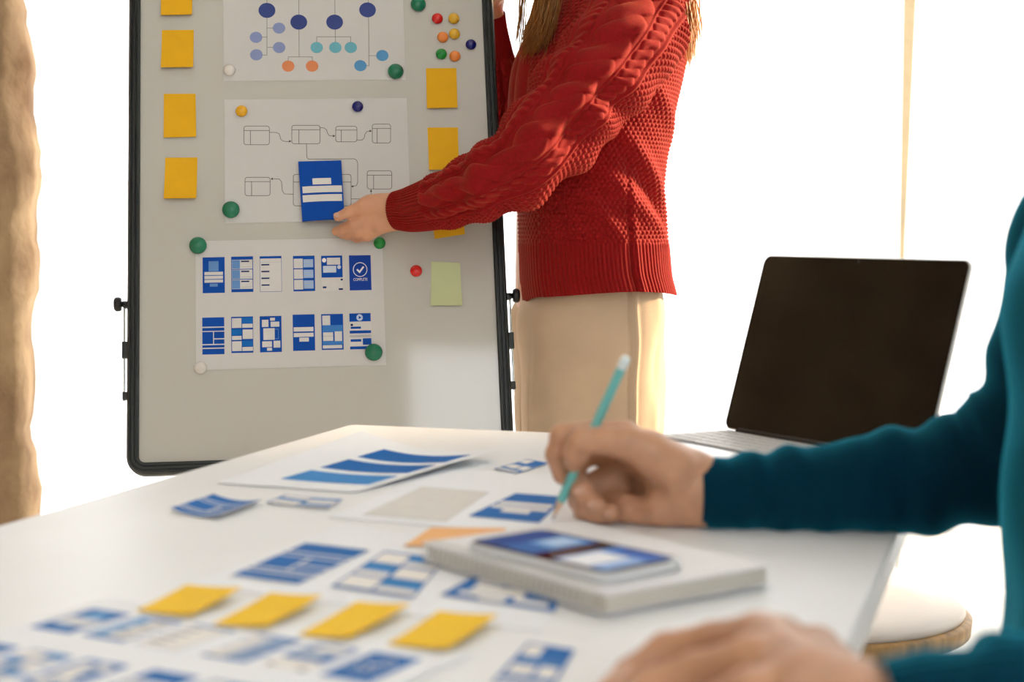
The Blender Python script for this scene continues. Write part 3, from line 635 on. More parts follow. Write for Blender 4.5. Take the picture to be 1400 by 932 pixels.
for r in range(6):
    n = 14 if r < 5 else 9; x = .021; tw = LW-.042
    ws = [1]*n if r < 5 else [1, 1, 1, 1.2, 5, 1.2, 1, 1, 1.8]
    if r == 1: ws = [1]*13+[1.6]
    if r == 2: ws = [1.6]+[1]*13
    if r == 3: ws = [1.9]+[1]*11+[1.9]
    if r == 4: ws = [2.4]+[1]*10+[2.4]
    u = tw/sum(ws)
    for w in ws:
        kk = round(w, 1), r == 0
        if (kk, round(u, 5)) not in _kb:
            _kb[(kk, round(u, 5))] = MB().rbox((.001, -.0145 if r else -.008, 0), (u*w-.001, 0, .0014), .0015, bev=.0003, seg=2).mesh('key'); _kb[(kk, round(u, 5))].materials.append(m_key)
        k_ = link('key', _kb[(kk, round(u, 5))], parent=lap); k_.location = (x, -.014 - (0 if r == 0 else .0115+(r-1)*.0172), .0152); x += u*w
MB().rbox((LW/2-.06, -LD+.014, .0149), (LW/2+.06, -.132, .0153), .004, bev=.0001).build('trackpad', m_alu, lap)
MB().tube([(.03, .003, .014), (LW-.03, .003, .014)], .0055, 10).build('hinge', m_black, lap)
LHh = .222; th = math.radians(16.5)
SM = Matrix.Translation((0, .004, .0155)) @ Matrix.Rotation(math.pi/2-th, 4, 'X')
lid = MB().rbox((0, 0, -.0045), (LW, LHh, .0005), .011, SM, bev=.0012, seg=6).build('lid', m_alu, lap)
MB().rbox((.0015, .0015, .0005), (LW-.0015, LHh-.0015, .0011), .010, SM, bev=.0002, seg=6).build('screen', m_scr, lap)
MB().lathe([(.0018, .0011), (.0018, .0013), (.0003, .0014)], 10, SM @ Matrix.Translation((LW/2, LHh-.006, 0))).build('camera_lens', m_black, lap)

# ------------------------------------------------------------------ round stool beyond the table
STM = Matrix.Translation((.44, 2.31, 0)); stool = empty('round_stool', M=STM); tag(stool, 'round stool with a white seat and pale wooden rim beyond the table', 'stool')
m_wood = mat('pale_wood', '9c7a4a', .5, .4, noise=.3, nscale=8, stretch=(8, 8, 1), bump=.05); m_seat = mat('white_seat_vinyl', 'c4bdb6', .5, .4, noise=.02)
MB().lathe([(.205, .424), (.220, .428), (.222, .448), (.216, .452), (.20, .452)], 56).build('seat_rim', m_wood, stool)
MB().lathe([(.19, .440), (.211, .452), (.213, .457), (.208, .462), (.15, .465), (.0005, .466)], 56).build('seat', m_seat, stool)
for k in range(4):
    a = math.pi/4+k*math.pi/2; MB().tube([(.15*math.cos(a), .15*math.sin(a), .43), (.19*math.cos(a), .19*math.sin(a), 0)], [.016, .012], 10).build('leg', m_wood, stool)
MB().tube([(.172*math.cos(a), .172*math.sin(a), .2) for a in np.linspace(0, 2*math.pi, 33)], .006, 8, cap=False).build('foot_ring', m_chrome, stool)

# ------------------------------------------------------------------ pencil
tip = np.array(T(755, 711, TZ+.0008)); end = at(857, 487, 1.385); dv = end-tip; Lp = np.linalg.norm(dv)
PMx = Matrix.Translation(tuple(tip)) @ Vector(tuple(dv)).to_track_quat('Z', 'Y').to_matrix().to_4x4()
pencil = empty('pencil', M=PMx); tag(pencil, 'teal green pencil held by the writing hand', 'pencil')
m_teal = mat('teal_pencil_paint', '6fc0bd', .35, .5, noise=.03); m_cw = mat('sharpened_wood', 'd9b79c', .7, .2, noise=.1, nscale=200); m_lead = mat('graphite', '35343a', .4, .5, noise=.1); m_ers = mat('pale_pencil_cap', 'dfe9e8', .5, .4, noise=.05)
PR = .0042
MB().lathe([(PR*.97, .020), (PR, .021), (PR, Lp-.012), (PR*.97, Lp-.0115)], 6).build('barrel', m_teal, pencil)
MB().lathe([(.0009, .0045), (PR*.96, .0205)], 12).build('wood_cone', m_cw, pencil)
MB().lathe([(.0001, 0), (.0010, .0046)], 10).build('lead', m_lead, pencil)
MB().lathe([(PR*1.05, Lp-.0118), (PR*1.1, Lp-.010), (PR*1.1, Lp-.003), (PR*.8, Lp-.0005), (.0003, Lp)], 14).build('end_cap', m_ers, pencil)
def pen_at(t): return tip+dv*t
# ------------------------------------------------------------------ people
def knit_moss(a, b, pa, pb):
    """moss stitch: a across, b along"""
    row = np.floor(b/pb); return np.abs(np.sin(math.pi*(a/pa + .5*(row % 2))))**1.2*np.abs(np.sin(math.pi*b/pb))**.7
def rope(x, s, w, L):
    """two strands twisting round each other; x across (centre 0), half width w"""
    out = np.zeros_like(x); r = w*.62
    for p in (0, math.pi):
        c = w*.40*np.sin(2*math.pi*s/L+p); z = .30*np.cos(2*math.pi*s/L+p); d = np.clip(1-((x-c)/r)**2, 0, 1); out = np.maximum(out, (np.sqrt(d)*.85 + z)*(d > 0))
    return out
def sstep(x, a, b):
    t = np.clip((x-a)/(b-a), 0, 1); return t*t*(3-2*t)
def gaus(x, w): return np.exp(-(x/w)**2)
m_red = mat('red_wool_knit', '8e0c0f', .85, .2, noise=.14, nscale=260, bump=.25, bscale=900, sheen=.24, detail=2, tint=(1, .42, .16))  # orange sheen tint stands in for the warm flare on the wool
m_skin = mat('skin_woman', 'd19a78', .5, .4, noise=.06, nscale=30, sss=.15, bump=.05, bscale=500)
m_skin2 = mat('skin_writer', 'c69473', .45, .5, noise=.10, nscale=40, sss=.15, bump=.06, bscale=500)
m_nail = mat('fingernail', 'cfa088', .25, .5, noise=.03)
m_trouser = mat('beige_cotton_twill', 'cdb396', .85, .2, noise=.05, nscale=14, bump=.15, bscale=900, sheen=.15)
m_hair = mat('light_brown_hair', '94653a', .40, .4, noise=.35, nscale=60, col2='d2a468', stretch=(6, 6, .6))
def backlit(m, fac, col):
    """thin fibres let some light through"""
    nt = m.node_tree; p = nt.nodes['Principled BSDF']; t = nt.nodes.new('ShaderNodeBsdfTranslucent'); t.inputs[0].default_value = lin(col)+(1,)
    x = nt.nodes.new('ShaderNodeMixShader'); x.inputs[0].default_value = fac; nt.links.new(p.outputs[0], x.inputs[1]); nt.links.new(t.outputs[0], x.inputs[2]); nt.links.new(x.outputs[0], nt.nodes['Material Output'].inputs[0])
backlit(m_hair, .55, 'e8ae4a')
P_ = lambda u, v, Y: tuple(at(u, v, Y))

# ---- the standing woman: skin
def head_sdf(c, face):
    """simple head with face looking along face (unit x or so)"""
    c = np.array(c); f = np.array(face, float); f /= np.linalg.norm(f); s = np.cross([0, 0, 1.], f)
    ch = []
    def q(a, b, z): return tuple(c + f*a + s*b + np.array([0, 0, z]))
    ch.append(([(q(-.01, 0, .035), .078), (q(.012, 0, .01), .074)], .02)); ch.append(([(q(.02, 0, -.02), .058), (q(.045, 0, -.075), .032)], .03))
    ch.append(([(q(.082, 0, .02), .008), (q(.102, 0, -.018), .011)], .008))
    for k in (-1, 1):
        ch.append(([(q(.0, k*.074, .012), .008), (q(-.008, k*.080, -.02), .007)], .006)); ch.append(([(q(.062, k*.03, .0), .016), (q(.06, k*.036, .0), .016)], .01))
    ch.append(([(q(.078, -.016, -.048), .0075), (q(.078, .016, -.048), .0075)], .006))
    ch.append(([(q(-.015, 0, -.06), .05), (q(-.03, 0, -.16), .056)], .025))
    return ch, q
wh = (.115, 2.72, 1.615)
chs, wq = head_sdf(wh, (-1, -.15, 0))
Vh, Fh = grow(chs, .004)
# left hand pinching the blue card (joint pixels measured on the photograph, depth in metres)
HY = 2.545
def J(u, v, dy, r): return (P_(u, v, HY+dy), r)
lh = [([J(560, 286, 0, .0245), J(540, 287, 0, .0235), J(508, 284, .004, .019)], .008), ([J(556, 294, .0, .022), J(520, 304, .006, .0175)], .010), ([J(538, 280, -.004, .018), J(506, 281, -.002, .0155)], .010),
      ([J(520, 278, -.006, .014), J(497, 281, -.010, .0108), J(477, 290, -.006, .0085), J(462, 296.5, -.002, .0070)], .006),
      ([J(512, 294, .0, .0135), J(484, 307, .002, .0108), J(470, 313, .012, .0088), J(460, 316, .022, .0075)], .0045),
      ([J(516, 302, .006, .0135), J(490, 317, .010, .0105), J(476, 320, .020, .0088), J(468, 320, .030, .0078)], .0035),
      ([J(524, 308, .010, .012), J(502, 321, .014, .0098), J(488, 324, .026, .0085), J(480, 322, .034, .0075)], .0035)]
Vl, Fl = grow(lh, .0016)
# forearm inside the sleeve and the far hand on the board edge
arm = [([(P_(600, 270, 2.50), .03), (P_(555, 286, 2.54), .024)], .01)]
RY_ = 2.80
ctr = bw(XR+.02, .385, -.03)
rh = [([(P_(672, 40, 2.82), .024), (P_(669, 4, 2.80), .0225), (tuple(ctr+np.array([.0, .03, -.02])), .023)], .01)]
for k in range(4):
    yy = .36+.021*k
    rh.append(([(tuple(bw(XR+.022, yy, -.045)), .011), (tuple(bw(XR+.034, yy, -.012)), .0095), (tuple(bw(XR+.022, yy+.002, .014)), .0085), (tuple(bw(XR+.006, yy+.003, .0145)), .0075)], .004))
rh.append(([(tuple(ctr+np.array([0, .03, -.01])), .014), (tuple(bw(XR+.0, .405, -.045)), .010), (tuple(bw(XR-.03, .43, -.032)), .0085)], .006))
Vr, Fr = grow(rh, .0022)
Va, Fa = grow(arm, .005)
# torso core under the clothes
core = [([((.115, 2.72, .90), .11), ((.11, 2.72, 1.2), .10), ((.12, 2.72, 1.33), .09), ((.14, 2.72, 1.46), .052)], .03)]
Vc, Fc = grow(core, .010)
V, Fq = merge([(Vh, Fh), (Vl, Fl), (Vr, Fr), (Va, Fa), (Vc, Fc)])
woman = link('person', npmesh('person', V, Fq), m_skin)
tag(woman, 'person in a red cable knit cardigan holding a blue card to the whiteboard', 'person')
MB().lathe([(.0042, 0), (.0044, .0006), (.003, .0012), (.0003, .0015)], 14, Matrix.Translation(P_(461.5, 293.8, HY-.0085)) @ Matrix.Rotation(math.radians(75), 4, 'X') @ Matrix.Scale(1.5, 4, (1, 0, 0))).build('thumbnail', m_nail, woman)
m_eye = mat('eye_white', 'f0ece6', .15, .5, noise=.02); m_lip = mat('lips', 'b5605a', .4, .4, noise=.05)
for k in (-1, 1):
    MB().lathe([(.0005, -.011), (.007, -.0085), (.011, 0), (.007, .0085), (.0005, .011)], 16, Matrix.Translation(wq(.0665, k*.032, .002))).build('eye', m_eye, woman)
MB().tube([wq(.083, -.02, -.048), wq(.0865, 0, -.047), wq(.083, .02, -.048)], [.002, .005, .002], 8).build('lips', m_lip, woman)

# cardigan: body
def torso_rows():
    out = []
    Yc = 2.72
    for v, l, r, b in [(397, 708, 921, .199), (388, 706.5, 918.5, .198), (370, 704.5, 914, .195), (335, 703, 911, .187), (309, 702.5, 909, .187), (283, 702, 904, .187), (250, 701, 905, .188), (200, 700, 911, .190), (150, 701, 920, .193), (110, 704, 929, .194), (80, 712, 934, .192), (40, 734, 940, .182), (0, 762, 942, .165), (-30, 782, 935, .14), (-55, 800, 915, .10), (-75, 812, 900, .075)]:
        c = at((l+r)/2, v, Yc); a = (r-l)/2/F*(Yc+.01); out.append((c[0], c[1], c[2], b, a))
    return out
TR_ = torso_rows()
def torso_disp(S, PH, V):
    z = V[..., 2]; ca = PH*.16          # metres round the body, roughly
    hem = 1-sstep(S, .078, .086)
    rib = np.abs(np.sin(math.pi*ca/.0085))**.8*.0035
    moss = knit_moss(ca, S, .0105, .0068)*.0032
    d = hem*rib + (1-hem)*moss
    # placket: the near front edge lies over the far one
    edge = -.72 - .25*sstep(z, .98, 1.25)
    band = sstep(PH, edge-.03, edge+.012)
    d = d*np.where(PH < edge, .55, 1) - .008*(1-band)*sstep(PH, -2.3, -1.9)
    front = (1-sstep(PH, -.98, -.85))*sstep(PH, -2.1, -1.9)*sstep(z, 1.05, 1.12)
    d = d*(1-front) + front*(.010*np.abs(np.sin(PH*10))-.002)
    # soft folds pulled from the arm pit towards the back of the waist
    def ridge(p0, z0, p1, z1, w, amp):
        t = np.clip(((PH-p0)*(p1-p0)*.03+(z-z0)*(z1-z0))/((p1-p0)**2*.03+(z1-z0)**2), 0, 1)
        dd = np.sqrt(((PH-p0-t*(p1-p0))*.17)**2+(z-z0-t*(z1-z0))**2); return amp*gaus(dd, w)*(.35+.65*np.sin(math.pi*np.clip(t, .02, .98)))
    d = d + ridge(.25, 1.16, 1.25, 1.03, .017, .013) + ridge(.05, 1.10, 1.1, .985, .016, .010) + ridge(.5, 1.24, 1.3, 1.15, .018, .010) + ridge(-.1, 1.06, .35, .985, .013, .008) - ridge(.3, 1.125, 1.3, .99, .016, .009)
    d = d - .006*gaus(PH-.43, .03)*(1-sstep(S, .0, .30)) + .004*gaus(PH-.50, .05)*(1-sstep(S, 0, .30))
    # hem drops to the front and back and rises at the side
    return d
V, Fq, s_ = sweep(TR_, 400, 720, torso_disp, expo=2.25, capend=False, tan=(0, 0, 1))
# lift the hem at the side seam
k = np.clip(1-(V[:, 2]-V[:, 2].min())/.07, 0, 1)
ang = np.arctan2(V[:, 0]-.13, -(V[:, 1]-2.72)); V[:, 2] += k*(.012*np.exp(-((ang-.3)/.6)**2) - .007 - .012*sstep(-ang, .55, 1.1)*(ang > -2.4))
card_o = link('cardigan', quads_to_mesh('cardigan', V, Fq), m_red, woman); card_o['label'] = 'red cable knit cardigan with ribbed hem'
# cardigan: sleeves
def sleeve_disp(main, cufflen):
    def f(S, PH, V):
        Lm = S.max(); R = .058; a = PH*R
        cuff = sstep(S, Lm-cufflen-.004, Lm-cufflen+.004)
        d = np.zeros_like(S); x = a-main*R
        cab = rope(x, S, .022, .075)*.0072; used = np.abs(x) < .023
        d = np.where(used, cab, d)
        for off in (-.038, .038):
            y = x-off; u2 = np.abs(y) < .0115; d = np.where(u2, rope(y, S+.01, .0105, .031)*.0050, d); used |= u2
        for off in (-.053, .053, -.0265, .0265):
            y = x-off; d = np.where(~used & (np.abs(y) < .003), .003*np.cos(y/.003*math.pi/2), d); used |= np.abs(y) < .0032
        d = np.where(used, d, knit_moss(a, S, .0095, .0066)*.0038)
        rib = np.abs(np.sin(math.pi*a/.0075))**.8*.0032
        d = (1-cuff)*d + cuff*rib - cuff*.001
        # creases where the elbow bends and the cloth bunches
        w = (.007*np.sin(S*62+2.2*np.sin(PH*1.0+.6))*gaus(S-.30, .10) + .005*np.sin(S*85-1.8*PH)*gaus(S-.20, .12) + .004*np.sin(S*100+1.5*PH)*gaus(S-.42, .07))*(1-cuff)
        fold = .008*gaus(PH+.30-.25*np.sin(S*7), .11)*sstep(S, .04, .12)*(1-sstep(S, .36, .50)) - .005*gaus(PH+.62-.25*np.sin(S*7), .12)*sstep(S, .04, .12)*(1-sstep(S, .36, .50)) + .007*gaus(PH-.75-.6*(S-.2), .12)*gaus(S-.22, .12)
        return d+w+fold*(1-cuff)
    return f
spath = [(*P_(872, 30, 2.60), .085, .088), (*P_(835, 85, 2.53), .078, .082), (*P_(785, 145, 2.49), .070, .073), (*P_(742, 197, 2.46), .066, .067), (*P_(700, 232, 2.455), .063, .060), (*P_(650, 258, 2.475), .055, .0505), (*P_(600, 276, 2.505), .045, .041), (*P_(565, 285.5, 2.53), .036, .0345), (*P_(541, 288, 2.543), .0315, .0285)]
V, Fq, s_ = sweep(spath, 440, 340, sleeve_disp(.22, .075), capend=False)
Vi, Fi, _ = sweep([(*r[:3], r[3]-.006, r[4]-.006) for r in spath[-3:]], 20, 60, None, capend=False)
link('sleeve', quads_to_mesh('sleeve', *merge([(V, Fq), (Vi, Fi[:, ::-1])])), m_red, card_o)
fpath = [(*P_(830, 20, 2.86), .075, .075), (*P_(775, 110, 2.90), .066, .066), (*P_(722, 205, 2.92), .058, .06), (*P_(694, 215, 2.91), .055, .052), (*P_(684, 150, 2.88), .05, .040), (*P_(679, 90, 2.85), .042, .032), (*P_(674, 45, 2.825), .031, .0245), (*P_(671.5, 19, 2.81), .028, .0225)]
V, Fq, s_ = sweep(fpath, 260, 200, sleeve_disp(.6, .075), capend=False)
link('sleeve', quads_to_mesh('sleeve', V, Fq), m_red, card_o)
# trousers
def leg_disp(S, PH, V):
    z = V[..., 2]
    d = -.007*gaus(PH+.46, .022)+.004*gaus(PH+.52, .03) + .006*np.exp(-((PH-1.0)/.05)**2)*(z < .85)
    d = d + .004*np.sin(z*26+2.5*PH)*gaus(z-.80, .06) + .003*np.sin(PH*5+z*6)+.004*gaus(PH+.95, .12)*np.sin(z*30)
    return d
def legp(dx, Yc, top):
    r = []
    for v, l, rr, b in [(330, 730, 893, .10), (370, 726, 902, .106), (400, 722, 907, .110), (425, 710, 911, .111), (460, 709, 912, .110), (520, 711, 910, .108), (590, 712, 907, .106), (700, 720, 895, .10), (840, 735, 885, .092), (1000, 750, 880, .088), (1090, 756, 880, .086)]:
        c = at((l+rr)/2+dx, v, Yc); r.append((c[0], c[1], c[2], b, (rr-l)/2/F*Yc))
    return r
V1, F1, _ = sweep(legp(0, 2.665, 0), 160, 240, leg_disp, expo=2.2, tan=(0, 0, -1)); V2, F2, _ = sweep(legp(-9, 2.82, 0), 80, 100, leg_disp, expo=2.2, tan=(0, 0, -1))
tro = link('trousers', quads_to_mesh('trousers', *merge([(V1, F1), (V2, F2)])), m_trouser, woman); tro['label'] = 'loose beige trousers'
zf = V1[:, 2].min()
m_shoe = mat('pale_leather_shoe', 'd8cdbf', .5, .4, noise=.05)
for cx, cy, zz in ((V1[:, 0][V1[:, 2] < zf+.05].mean(), 2.665, V1[:, 2].min()), (V2[:, 0][V2[:, 2] < V2[:, 2].min()+.05].mean(), 2.82, V2[:, 2].min())):
    v_, f_ = grow([([((cx+.07, cy, .04), .038), ((cx-.05, cy, .038), .038), ((cx-.14, cy, .03), .03)], .01), ([((cx+.02, cy, .06), .045), ((cx+.01, cy, zz+.02), .05)], .02)], .005, extra=lambda g, D: smax(D, -g[..., 2], .004))
    link('shoe', npmesh('shoe', v_, f_), m_shoe, woman)
# hair: a cap round the skull and long locks made of many strands
def strands(specs, name):
    Vs = []; Fs = []; b = 0
    for pts, n, spread, tipspread, rad, curl in specs:
        P = crom(pts, 26)
        for q in range(n):
            o0 = rng.normal(0, 1, 3)*np.array(spread); o1 = rng.normal(0, 1, 3)*np.array(tipspread); cut = rng.uniform(.82, 1.0)
            tt = np.linspace(0, cut, 18); C = np.stack([np.interp(tt, np.linspace(0, 1, 26), P[:, k]) for k in range(3)], 1)
            C = C + o0[None]*(1-tt[:, None]) + o1[None]*tt[:, None] + curl*np.stack([np.sin(tt*9+rng.uniform(0, 6)), np.sin(tt*8+rng.uniform(0, 6)), 0*tt], 1)*tt[:, None]
            r = rad*rng.uniform(.6, 1.4)*np.clip((1.02-tt/cut)*6, .15, 1)
            ring = np.array([[1, 0, 0], [-.5, .87, 0], [-.5, -.87, 0]])
            Vs.append((C[:, None] + ring[None]*r[:, None, None]).reshape(-1, 3)); i_, j_ = np.meshgrid(np.arange(17), np.arange(3), indexing='ij')
            Fs.append(np.stack([i_*3+j_, i_*3+(j_+1) % 3, (i_+1)*3+(j_+1) % 3, (i_+1)*3+j_], -1).reshape(-1, 4)+b); b += 54
    return np.vstack(Vs), np.vstack(Fs)
hq = lambda a, b_, z: wq(a, b_, z)
specs = [([hq(.05, -.07, .05), P_(775, -120, 2.62), P_(762, -50, 2.585), P_(752, 0, 2.57), P_(742, 40, 2.565), P_(729, 72, 2.57)], 520, (.006, .012, .012), (.008, .008, .006), .0011, .005),
         ([hq(.05, -.07, .05), P_(768, -120, 2.64), P_(750, -50, 2.60), P_(741, 0, 2.59), P_(727, 45, 2.58), P_(716, 80, 2.58)], 150, (.006, .010, .01), (.005, .008, .006), .0010, .006),
         ([hq(.07, -.05, .06), P_(745, -120, 2.62), P_(722, -50, 2.60), P_(714, 0, 2.60), P_(712, 40, 2.60), P_(708, 84, 2.60)], 34, (.006, .010, .01), (.006, .008, .006), .0006, .003),
         ([hq(-.06, 0, .06), P_(905, -130, 2.72), P_(930, -60, 2.72), P_(938, 0, 2.715), P_(943, 45, 2.71), P_(941, 88, 2.71)], 420, (.010, .05, .01), (.0055, .05, .008), .0011, .004),
         ([hq(-.06, -.03, .06), P_(895, -130, 2.68), P_(916, -60, 2.66), P_(930, 0, 2.65), P_(938, 40, 2.65), P_(936, 82, 2.66)], 160, (.010, .02, .01), (.005, .02, .008), .0010, .004),
         ([hq(.05, .07, .05), P_(775, -120, 2.80), P_(762, -40, 2.83), P_(755, 40, 2.84)], 200, (.006, .012, .012), (.008, .010, .006), .0012, .005)]
V, Fq = strands(specs, 'hair')
cap, capf = nets(lambda g: smax(ell(g, wq(-.022, 0, .032), (.099, .096, .100)), -(ell(g, wq(.075, 0, -.025), (.075, .07, .085))), .01), np.array(wq(0, 0, 0))-.16, np.array(wq(0, 0, 0))+.16, .006)
hair = link('hair', npmesh('hair', *merge([(V, Fq), (cap, capf)])), m_hair, woman); hair['label'] = 'long light brown hair falling over chest and back'

# ---- blue card held against the sheet
cq = [(407.5, 219), (466.5, 217.5), (471.5, 302.5), (413.5, 303.5)]
o, mp = paper('paper_card', [(*B(u, v, .010), z) for (u, v), z in zip(cq, (.004, .004, .018, .012))], ink('0b4aa6'), BM, h=lambda s, t: .004*t*math.sin(math.pi*s), n=10)
tag(o, 'blue paper card with white bars pinched between the fingers', 'card')
i = Ink(mp); CW = 'dedad4'; i.rect(.30, .295, .735, .40, CW, 1); i.rect(.055, .425, .975, .535, CW, 1, 6); i.rect(.045, .57, .965, .685, CW, 1, 6); i.build('printed_bars', o)
# ---- the seated writer: writing hand, resting hand, head and body
def K(cx, cy, Y, r): return (P_(740+cx/5.827, 570+cy/5.827, Y), r)      # joints read off a 5.8x enlargement
pm = pen_at(.45); pg = pen_at(.30)
wh_ = [([K(1500, 560, 1.402, .0250), K(1260, 560, 1.402, .0255), K(1090, 520, 1.405, .0250)], .012),
       ([K(1500, 660, 1.405, .0240), K(1260, 680, 1.402, .0245), K(960, 745, 1.405, .0185), K(840, 770, 1.412, .0150), K(690, 750, 1.420, .0150), K(600, 700, 1.436, .013)], .010),
       ([K(1150, 480, 1.408, .026), K(850, 300, 1.437, .022), K(660, 210, 1.442, .016)], .012),
       ([K(1130, 600, 1.435, .020), K(760, 520, 1.468, .015), K(620, 520, 1.470, .012)], .014),
       ([K(1060, 420, 1.392, .0215), K(860, 280, 1.384, .0180), K(690, 205, 1.380, .0145), K(520, 190, 1.381, .0118), K(330, 190, 1.385, .0122), K(285, 280, 1.391, .0112), K(262, 360, 1.398, .0088)], .0055),
       ([K(680, 150, 1.430, .0140), K(430, 125, 1.428, .0112), K(170, 150, 1.425, .0110), K(122, 300, 1.424, .0096), K(160, 465, 1.426, .0078)], .0025),
       ([K(650, 250, 1.452, .0135), K(330, 300, 1.450, .0110), K(250, 430, 1.444, .0105), K(270, 540, 1.430, .0105), K(330, 590, 1.412, .0100)], .0045),
       ([K(640, 420, 1.456, .0125), K(360, 560, 1.450, .0110), K(310, 660, 1.440, .0105), K(360, 700, 1.420, .0100), K(430, 695, 1.404, .0092)], .0045),
       ([K(640, 560, 1.452, .0120), K(440, 690, 1.446, .0100), K(350, 770, 1.432, .0095), K(450, 775, 1.412, .0092), K(560, 765, 1.396, .0085)], .0045)]
clip_table = lambda g, D: smax(D, TZ+.0012-g[..., 2], .003)
Vw, Fw = grow(wh_, .0015, extra=clip_table)
# resting left hand: joints in metres on the table
def N(u, v, z, r):
    d = ray(u, v); p = C0 + d*(z-1)/d[2]; return (tuple(p), r)
rest = [([N(1408, 979, .778, .028), N(1233, 986, .774, .0245), N(1118, 944, .778, .021), N(1056, 890, .779, .018)], .012),
        ([N(1248, 1004, .772, .023), N(1118, 979, .772, .020), N(1056, 945, .772, .017)], .012),
        ([N(1228, 1024, .768, .022), N(1116, 1000, .768, .018)], .012),
        ([N(1168, 959, .765, .018), N(1116, 890, .758, .014), N(1066, 872, .754, .011), N(1016, 872, .7515, .0095)], .010),
        ([N(1066, 880, .779, .0155), N(1036, 874, .781, .0142), N(976, 878, .772, .0112), N(911, 891, .763, .0108), N(863, 922, .7525, .0092), N(833, 950, .7510, .0085)], .005),
        ([N(1066, 905, .781, .0155), N(1030, 906, .782, .0140), N(956, 920, .770, .0112), N(888, 942, .760, .0102), N(838, 985, .751, .0088)], .0035),
        ([N(1066, 950, .776, .0145), N(1026, 952, .777, .0130), N(951, 980, .765, .0105), N(886, 1010, .755, .0095), N(846, 1040, .7505, .0082)], .0035),
        ([N(1086, 995, .768, .0130), N(1041, 1000, .769, .0115), N(986, 1030, .759, .0095), N(941, 1060, .7505, .0078)], .0035)]
Vn, Fn = grow(rest, .0018, extra=clip_table)
sh = (.53, 1.16, 1.36)
chs, sq = head_sdf(sh, (-1, .1, -.05)); Vh2, Fh2 = grow(chs, .005)
core2 = [([((.53, 1.18, .52), .13), ((.50, 1.17, .80), .11), ((.53, 1.17, 1.02), .11), ((.545, 1.165, 1.21), .052)], .03),
         ([((.545, 1.33, 1.04), .04), (P_(1410, 610, 1.375), .036), (P_(1260, 654, 1.387), .030), (P_(990, 673, 1.402), .024)], .02),
         ([((.535, .99, 1.03), .035), ((.495, .815, .835), .026), ((.36, .775, .788), .024), (tuple(N(1400, 985, .776, 0)[0]), .024), (tuple(N(1225, 990, .774, 0)[0]), .022)], .02)]
Vc2, Fc2 = grow(core2, .009)
writer = link('person', npmesh('person', *merge([(Vw, Fw), (Vn, Fn), (Vh2, Fh2), (Vc2, Fc2)])), m_skin2)
tag(writer, 'person in a teal sweater seated at the table writing with a pencil', 'person')
def nail(p, rx, rz, l=.0055, w=.0042):
    MB().lathe([(w, 0), (w*1.02, .0005), (w*.7, .0011), (.0003, .0014)], 14, Matrix.Translation(p) @ Matrix.Rotation(rz, 4, 'Y') @ Matrix.Rotation(rx, 4, 'X') @ Matrix.Scale(l/w, 4, (1, 0, 0))).build('fingernail', m_nail, writer)
nail(K(262, 345, 1.3885, 0)[0], math.radians(80), math.radians(70))
nail(K(300, 590, 1.4035, 0)[0], math.radians(85), math.radians(0)); nail(K(410, 700, 1.3965, 0)[0], math.radians(85), math.radians(-10)); nail(K(545, 770, 1.3895, 0)[0], math.radians(85), math.radians(-10))
for k in (-1, 1):
    MB().lathe([(.0005, -.011), (.007, -.0085), (.011, 0), (.007, .0085), (.0005, .011)], 16, Matrix.Translation(sq(.0665, k*.032, .002))).build('eye', m_eye, writer)
MB().tube([sq(.083, -.02, -.048), sq(.0865, 0, -.047), sq(.083, .02, -.048)], [.002, .005, .002], 8).build('lips', m_lip, writer)
m_tealk = mat('teal_jersey', '022a3c', .85, .06, noise=.12, nscale=300, bump=.12, bscale=1200, sheen=.9, tint=(.04, .55, .78))
def cloth_disp(kx, amp, c0, sp):
    def f(S, PH, V):
        L_m = S.max(); cuff = sstep(S, .0, .004)
        w = amp*(.7*np.sin(S*kx*1.9+1.2*np.sin(PH*2))*gaus(S-.06, .06) + np.sin(S*kx+1.6*np.sin(PH+.4)+.8)*gaus(S-c0, sp) + .7*np.sin(S*kx*1.5-1.2*PH)*gaus(S-c0*.6, sp) + .5*np.sin(S*kx*.7+2*PH)) 
        return w*sstep(S, 0, .04) + .0004*np.sin(PH*90)
    return f
tp = [(*P_(956, 674, 1.402), .0305, .0308), (*P_(1000, 674, 1.402), .0325, .0335), (*P_(1100, 669.5, 1.398), .037, .0375), (*P_(1200, 661, 1.392), .043, .0440), (*P_(1290, 650, 1.387), .048, .0490), (*P_(1350, 633, 1.382), .054, .0545), (*P_(1405, 590, 1.375), .056, .056), (*P_(1440, 510, 1.37), .058, .056), (*P_(1470, 400, 1.365), .062, .060), (*P_(1500, 320, 1.36), .070, .068), (.545, 1.30, 1.10, .07, .06)]
V, Fq, _ = sweep(tp, 300, 160, cloth_disp(95, .0028, .27, .13), capend=False)
Vi, Fi, _ = sweep([(*r[:3], r[3]-.003, r[4]-.003) for r in tp[:3]], 16, 60, None, capend=False)
e0 = np.array(N(1206, 994, .773, 0)[0]); e1_ = np.array(N(1400, 985, .776, 0)[0])
np_ = [(*e0, .0305, .0305), (*(e0*.5+e1_*.5), .035, .034), (*e1_, .040, .038), (.36, .775, .79, .046, .044), (.47, .80, .815, .054, .054), (.515, .84, .88, .055, .055), (.525, .955, 1.0, .062, .06), (.54, 1.02, 1.08, .07, .065), (.545, 1.06, 1.11, .07, .06)]
V3, F3, _ = sweep(np_, 200, 120, cloth_disp(80, .0028, .2, .1), ref=(0, 0, 1), capend=False)
tw = []
